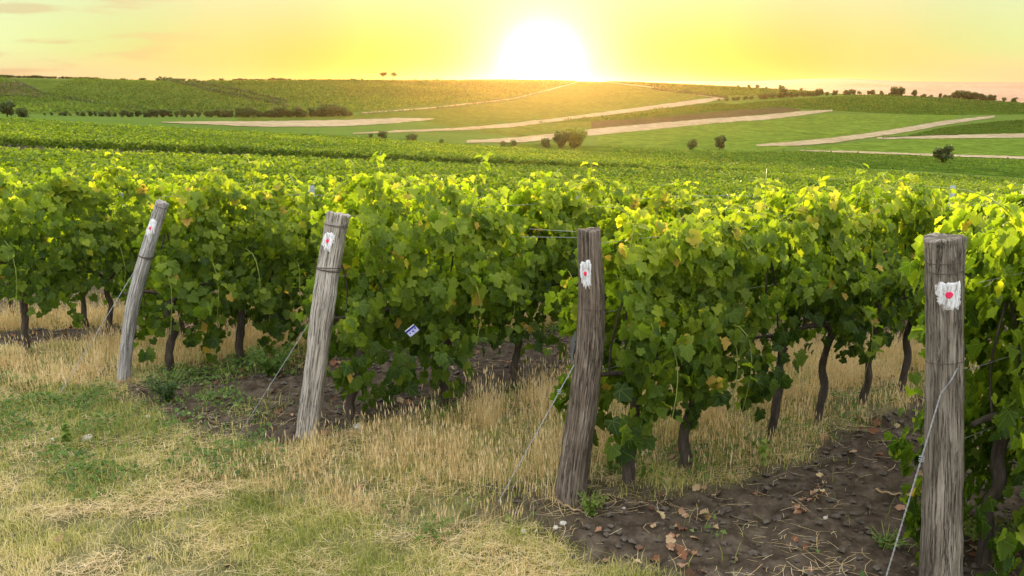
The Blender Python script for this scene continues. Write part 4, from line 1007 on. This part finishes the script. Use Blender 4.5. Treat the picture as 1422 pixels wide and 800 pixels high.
weed(94,618,.17,.03,90,'upright fresh green weed at the left among low weeds',seed=3,tm=.75,upright=True,leaf=.03,stems=5)
weed(233,556,.26,.24,700,'dark bushy weed behind the foot of the thin leaning post',mat='dark_leaf',seed=4,tm=.5,leaf=.02,stems=40)
weed(380,520,.28,.25,500,'green bushy weed in the soil left of the pale cracked post',seed=5,tm=.3,leaf=.026,stems=30)
weed(1060,648,.20,.06,20,'drooping young vine sprout hanging at the edge of the bare soil',seed=6,tm=.8,upright=True,leaf=.038,stems=3)
weed(1085,600,.09,.10,70,'small weed clump at the foot of the third trunk behind bare soil',seed=7,tm=.55,leaf=.02,stems=12)
weed(1380,640,.30,.22,700,'pale flowered bushy weed under the vines at the right edge',seed=8,tm=.6,leaf=.02,stems=40)
weed(1375,760,.16,.25,800,'yellowish low bush of weeds in the lower right corner',seed=9,tm=.9,leaf=.018,stems=50)
weed(600,745,.07,.16,300,'low green clover patch in the mown grass below the dry grass',seed=10,tm=.35,leaf=.018,stems=40)
weed(1230,760,.08,.12,160,'green weed tuft at the foot of the twisted wire',seed=12,tm=.5,leaf=.018,stems=20)
weed(850,655,.08,.10,100,'green tuft right beside the trunk behind the dark brown post',seed=13,tm=.6,leaf=.02,stems=14)
weed(120,556,.07,.10,140,'low green tuft on the soil left of the thin leaning post',seed=14,tm=.4,leaf=.02,stems=16)

# fallen cane with withered leaves
def fallen():
    pts=[hit_near(*q)+[0,0,.012] for q in ((1100,712),(1118,696),(1138,684),(1150,664))]; b=pts[0].copy()
    root=empty('fallen_cane',b,0,label='withered yellow vine cane lying on the bare soil',cat='fallen cane'); c=smoothpath(np.array(pts)-b,14)
    V,f=tube(c,.004,6); mesh_np('stem',V,f,M['bark'],root); r=np.random.default_rng(3); n=26
    ci=c[r.integers(0,14,n)]+r.normal(0,.015,(n,3))*[1,1,.3]
    V,Fc,T,U=leaf_arrays(ci,np.array([0,0,1.])+r.normal(0,.5,(n,3)),r.normal(0,1,(n,3)),.02+.025*r.random(n),np.clip(r.normal(.75,.2,n),0,1),0,r)
    mesh_np('leaves',V,[Fc],M['litter'],root,True,{'tint':T},U)
    for k,(ps,lab) in enumerate((([(1215,684),(1245,690),(1280,686)],'long curled brown dead stem lying left of the thick right post'),([(775,700),(800,712),(830,716)],'short pale dead twig below the dark brown post'))):
        P=[hit_near(*q)+[0,0,.012] for q in ps]; b=P[0].copy(); root=empty('dead_stem',b,0,label=lab,cat='dead stem'); c=smoothpath(np.array(P)-b,16); c[:,2]+=.006*np.sin(np.arange(16)*1.7)
        V,f=tube(c,np.linspace(.006,.003,16),7,True,.5,k); A=Acc(); A.add(V,f,tint=.85); A.build('stem',M['litter'],root)
fallen()

# ------------------------------------------------------------------ far trees and hedges
def tree_proto(seed, wid=.9, nl=420, trunk=.25, lumps=7, flat=False, tr=.035):
    """unit tree, one unit high"""
    r=np.random.default_rng(seed); A=Acc()
    V,f=tube(smoothpath([(0,0,-.05),(.01,0,trunk*.6),(.0,.01,trunk+.15)],7),np.linspace(tr,tr*.6,7),6); A.add(V,f)
    cs=[]
    for k in range(lumps):
        a=r.random()*6.28; q=r.random(); rad=wid*.5*(.25+.5*q); h=trunk+.18+(1-trunk-.35)*(r.random() if not flat else .5+.5*r.random())
        c=np.array([math.cos(a)*rad*.75,math.sin(a)*rad*.75,h]); cs.append((c,wid*.5*r.uniform(.28,.48)))
        V,f=tube(smoothpath([(0,0,trunk*.8),tuple((c*[.5,.5,.9])),tuple(c)],6),np.linspace(.014,.005,6),5); A.add(V,f)
    P=[];Nn=[]
    for c,rd in cs:
        m=nl//lumps; d=norm(r.normal(0,1,(m,3))); rr=rd*r.uniform(.5,1.08,m)[:,None]*np.array([1,1,.8 if not flat else .45]); P.append(c+d*rr); Nn.append(d+r.normal(0,.5,(m,3)))
    P=np.concatenate(P);Nn=np.concatenate(Nn); k=P[:,2]>trunk*.5; P=P[k];Nn=Nn[k];n=len(P)
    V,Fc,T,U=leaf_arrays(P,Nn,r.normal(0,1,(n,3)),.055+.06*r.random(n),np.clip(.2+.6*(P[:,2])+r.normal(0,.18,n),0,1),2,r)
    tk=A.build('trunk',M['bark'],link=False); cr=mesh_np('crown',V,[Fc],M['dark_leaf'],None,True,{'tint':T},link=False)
    return tk,cr
TP=[tree_proto(900+i,1.0,1500,.05,16) for i in range(4)]
BU=[tree_proto(920+i,1.35,1200,.0,16) for i in range(4)]
FL=[tree_proto(940+i,1.1,520,.25,9,True,.07) for i in range(2)]
LT=[(TP[0][0], BU[1][1].copy())]; _m=BU[1][1].data.copy(); _m.materials[0]=M['light_leaf']; LT[0][1].data=_m
def place(px,pybase,hpx,protos,name,label,cat,group=None,wf=1.0,Y=None):
    p = hit(px,pybase,100.) if Y is None else at(px,pybase,Y)
    h=hpx*p[1]/F; k=int(rng.integers(len(protos)))
    e=empty(name,(p[0],p[1],float(terrain(p[0],p[1]))-.03*h),rng.random()*6.28,label=label,cat=cat,group=group); e.scale=(h*wf,h*wf,h)
    for s in protos[k]:
        c=s.copy(); COL.objects.link(c); c.parent=e
place(1308,226,28,TP,'round_tree','lone dark round tree at the right, nearest in the valley','tree',wf=1.1)
place(999,209,22,TP,'round_tree','dark round tree, right one of the pair in the green field','tree',wf=1.0)
place(960,208,16,BU,'field_bush','paler round bush, left one of the pair in the green field','bush',wf=.95)
place(797,206,28,LT,'round_tree','large light green tree of the bush group in mid valley','tree',wf=1.35)
place(778,206,24,BU,'field_bush','dark bush in the middle of the mid valley bush group','bush',wf=.95)
place(758,205,14,BU,'field_bush','small dark bush at the left end of the mid valley bush group','bush',wf=1.0)
place(714,204,10,BU,'field_bush','tiny bush pair right member left of the mid valley group','bush')
place(699,204,9,BU,'field_bush','tiny bush pair left member left of the mid valley group','bush')
place(613,200,7,BU,'field_bush','tiny bush on the crest right of the two low bushes','bush')
place(572,196,11,BU,'field_bush','low wide dark bush on the crest of the vineyard','bush',wf=1.4)
place(531,193,12,BU,'field_bush','rounder dark bush left of the low wide one on the crest','bush',wf=1.1)
place(515,191,6,BU,'field_bush','smallest bush left of the rounder dark bush on the crest','bush')
place(10,163,24,TP,'round_tree','dark round tree at the left edge at the foot of the slope','tree',wf=1.2)
place(32,163,14,BU,'field_bush','dark bush beside the tree at the left edge','bush',wf=1.2)
x=62
while x<492:
    f = np.interp(x,[62,120,200,290,400,470,492],[7,9,13,15,17,19,12]); yb=np.interp(x,[62,200,300,420,492],[160.5,163,163,163,161])
    place(x,yb,f*rng.uniform(.5,1.05),BU if rng.random()<.75 else TP,'hedgerow_shrub','dark shrub of the long hedgerow at the foot of the left hill','shrub','shrubs of the hedgerow below the left hill',rng.uniform(.8,1.2)); x+=rng.uniform(7,12)
x=1040
for x,hh in zip(list(range(1000,1130,9)),[4,5,6,6,7,6,8,9,10,8,14,9,8,9,8]):
    place(x+rng.uniform(-3,3),np.interp(x,[1000,1130],[141,134]),hh,BU,'ridge_shrub','shrub of the bushy strip above the right vineyard','shrub','shrubs above the right vineyard',1.1)
x=1124
while x<1430:
    yb=np.interp(x,[1124,1211,1300,1422],[134,130.5,134,142]); place(x+rng.uniform(-3,3),yb,1.0*(rng.uniform(4,8) if not (1124<x<1140 or 1240<x<1275 or 1325<x<1385) else rng.uniform(9,13)),TP if rng.random()<.4 else BU,'ridge_tree','dark tree of the line along the right ridge','tree','trees along the right ridge',rng.uniform(.8,1.3)); x+=rng.uniform(3,9) if rng.random()<.8 else rng.uniform(10,18)
for x,hh in ((1025,4),(1040,5),(1052,6),(1064,4),(1085,8),(1112,5)):
    place(x,np.interp(x,[1020,1120],[121,126]),hh,TP,'skyline_tree','small sunlit tree on the skyline right of the sun','tree','small skyline trees right of the sun',1.1)
place(532,110,13,FL,'skyline_tree','left of the two small umbrella shaped trees on the skyline','tree',wf=.9)
place(546,110,13,FL,'skyline_tree','right of the two small umbrella shaped trees on the skyline','tree',wf=1.0)
for x in (488,503,577,607): place(x,109.5,4,TP,'skyline_bush','tiny bush on the skyline near the two umbrella shaped trees','bush','tiny skyline bushes')
x=0
while x<660:
    place(x,np.interp(x,[0,250,400,660],[106,111,111,109.5]),rng.uniform(1.8,3.4)*(1.3 if 370<x<396 or x<60 else 1),BU,'skyline_bush','low bush of the scrub fringe on top of the left hill','bush','scrub fringe on the left hilltop',rng.uniform(1.6,3.4)); x+=rng.uniform(3,7) if (x<130 or 200<x<250 or 310<x<400) else rng.uniform(12,40)
def hedge(pts,hpx,label):
    r=np.random.default_rng(int(pts[0][0])); P=[];Nn=[];S_=[]
    W=[hit(x,y,100.) for x,y in zip(np.linspace(pts[0][0],pts[-1][0],60),np.interp(np.linspace(pts[0][0],pts[-1][0],60),[p[0] for p in pts],[p[1] for p in pts]))]
    W=np.array(W)
    for i in range(len(W)-1):
        for q in range(26):
            f=r.random(); c=W[i]*(1-f)+W[i+1]*f; h=hpx*c[1]/F*(.6+.8*vnoise(i*.9,1.5,8)); d=norm(r.normal(0,1,3)); P.append(c+d*[h*.5,h*.5,h*.5]+[0,0,h*.4*(.6+.8*vnoise(i*.6,.5,4))]); Nn.append(d+r.normal(0,.5,3)); S_.append(h*.45*r.uniform(.6,1.2))
    P=np.array(P); n=len(P); b=P[0].copy(); V,Fc,T,U=leaf_arrays(P-b,np.array(Nn),r.normal(0,1,(n,3)),np.array(S_),np.clip(r.normal(.35,.2,n),0,1),2,r)
    o=mesh_np('hedge',V,[Fc],M['dark_leaf'],None,True,{'tint':T}); o.location=b; tag(o,label,'hedge')
hedge([(222,111),(262,118),(300,129),(350,138),(400,149)],5.5,'dark hedge running diagonally down the middle of the left hill')
hedge([(262,113),(300,121),(345,130),(400,143)],4.2,'thinner hedge just above the dark diagonal hedge')
hedge([(18,113),(60,131),(120,142),(205,153)],3.6,'faint thin hedge crossing the left hill below the bare slope')
hedge([(0,134),(30,134),(52,136)],2.0,'short hedge under the bare slope at the left edge')
hedge([(500,159),(600,152.5),(711,140),(760,128)],3.0,'low hedge following the hill path in the middle')
hedge([(905,124),(960,131),(1010,137)],3.4,'dark hedge beside the pale path right of the sun')
hedge([(1225,192),(1300,188.5),(1330,188.3)],2.2,'short hedge beside the track at the far right')

# ------------------------------------------------------------------ haze
def haze():
    V=np.array([(x,y,z) for z in (-110,80) for x,y in ((-9000,-400),(9000,-400),(9000,10500),(-9000,10500))],float)
    o=mesh_np('haze',V,[np.array([(0,3,2,1),(4,5,6,7),(0,1,5,4),(1,2,6,5),(2,3,7,6),(3,0,4,7)])],None,None,False)
    m=bpy.data.materials.new('haze_air'); m.use_nodes=True; N=m.node_tree.nodes; N.clear(); out=N.new('ShaderNodeOutputMaterial'); pv=N.new('ShaderNodeVolumePrincipled')
    pv.inputs['Color'].default_value=(1.0,.55,.24,1); pv.inputs['Density'].default_value=3.1e-5; pv.inputs['Anisotropy'].default_value=.84
    m.node_tree.links.new(pv.outputs[0],out.inputs['Volume']); o.data.materials.append(m); tag(o,'thin warm evening haze over the valley','haze',kind='stuff')
haze()
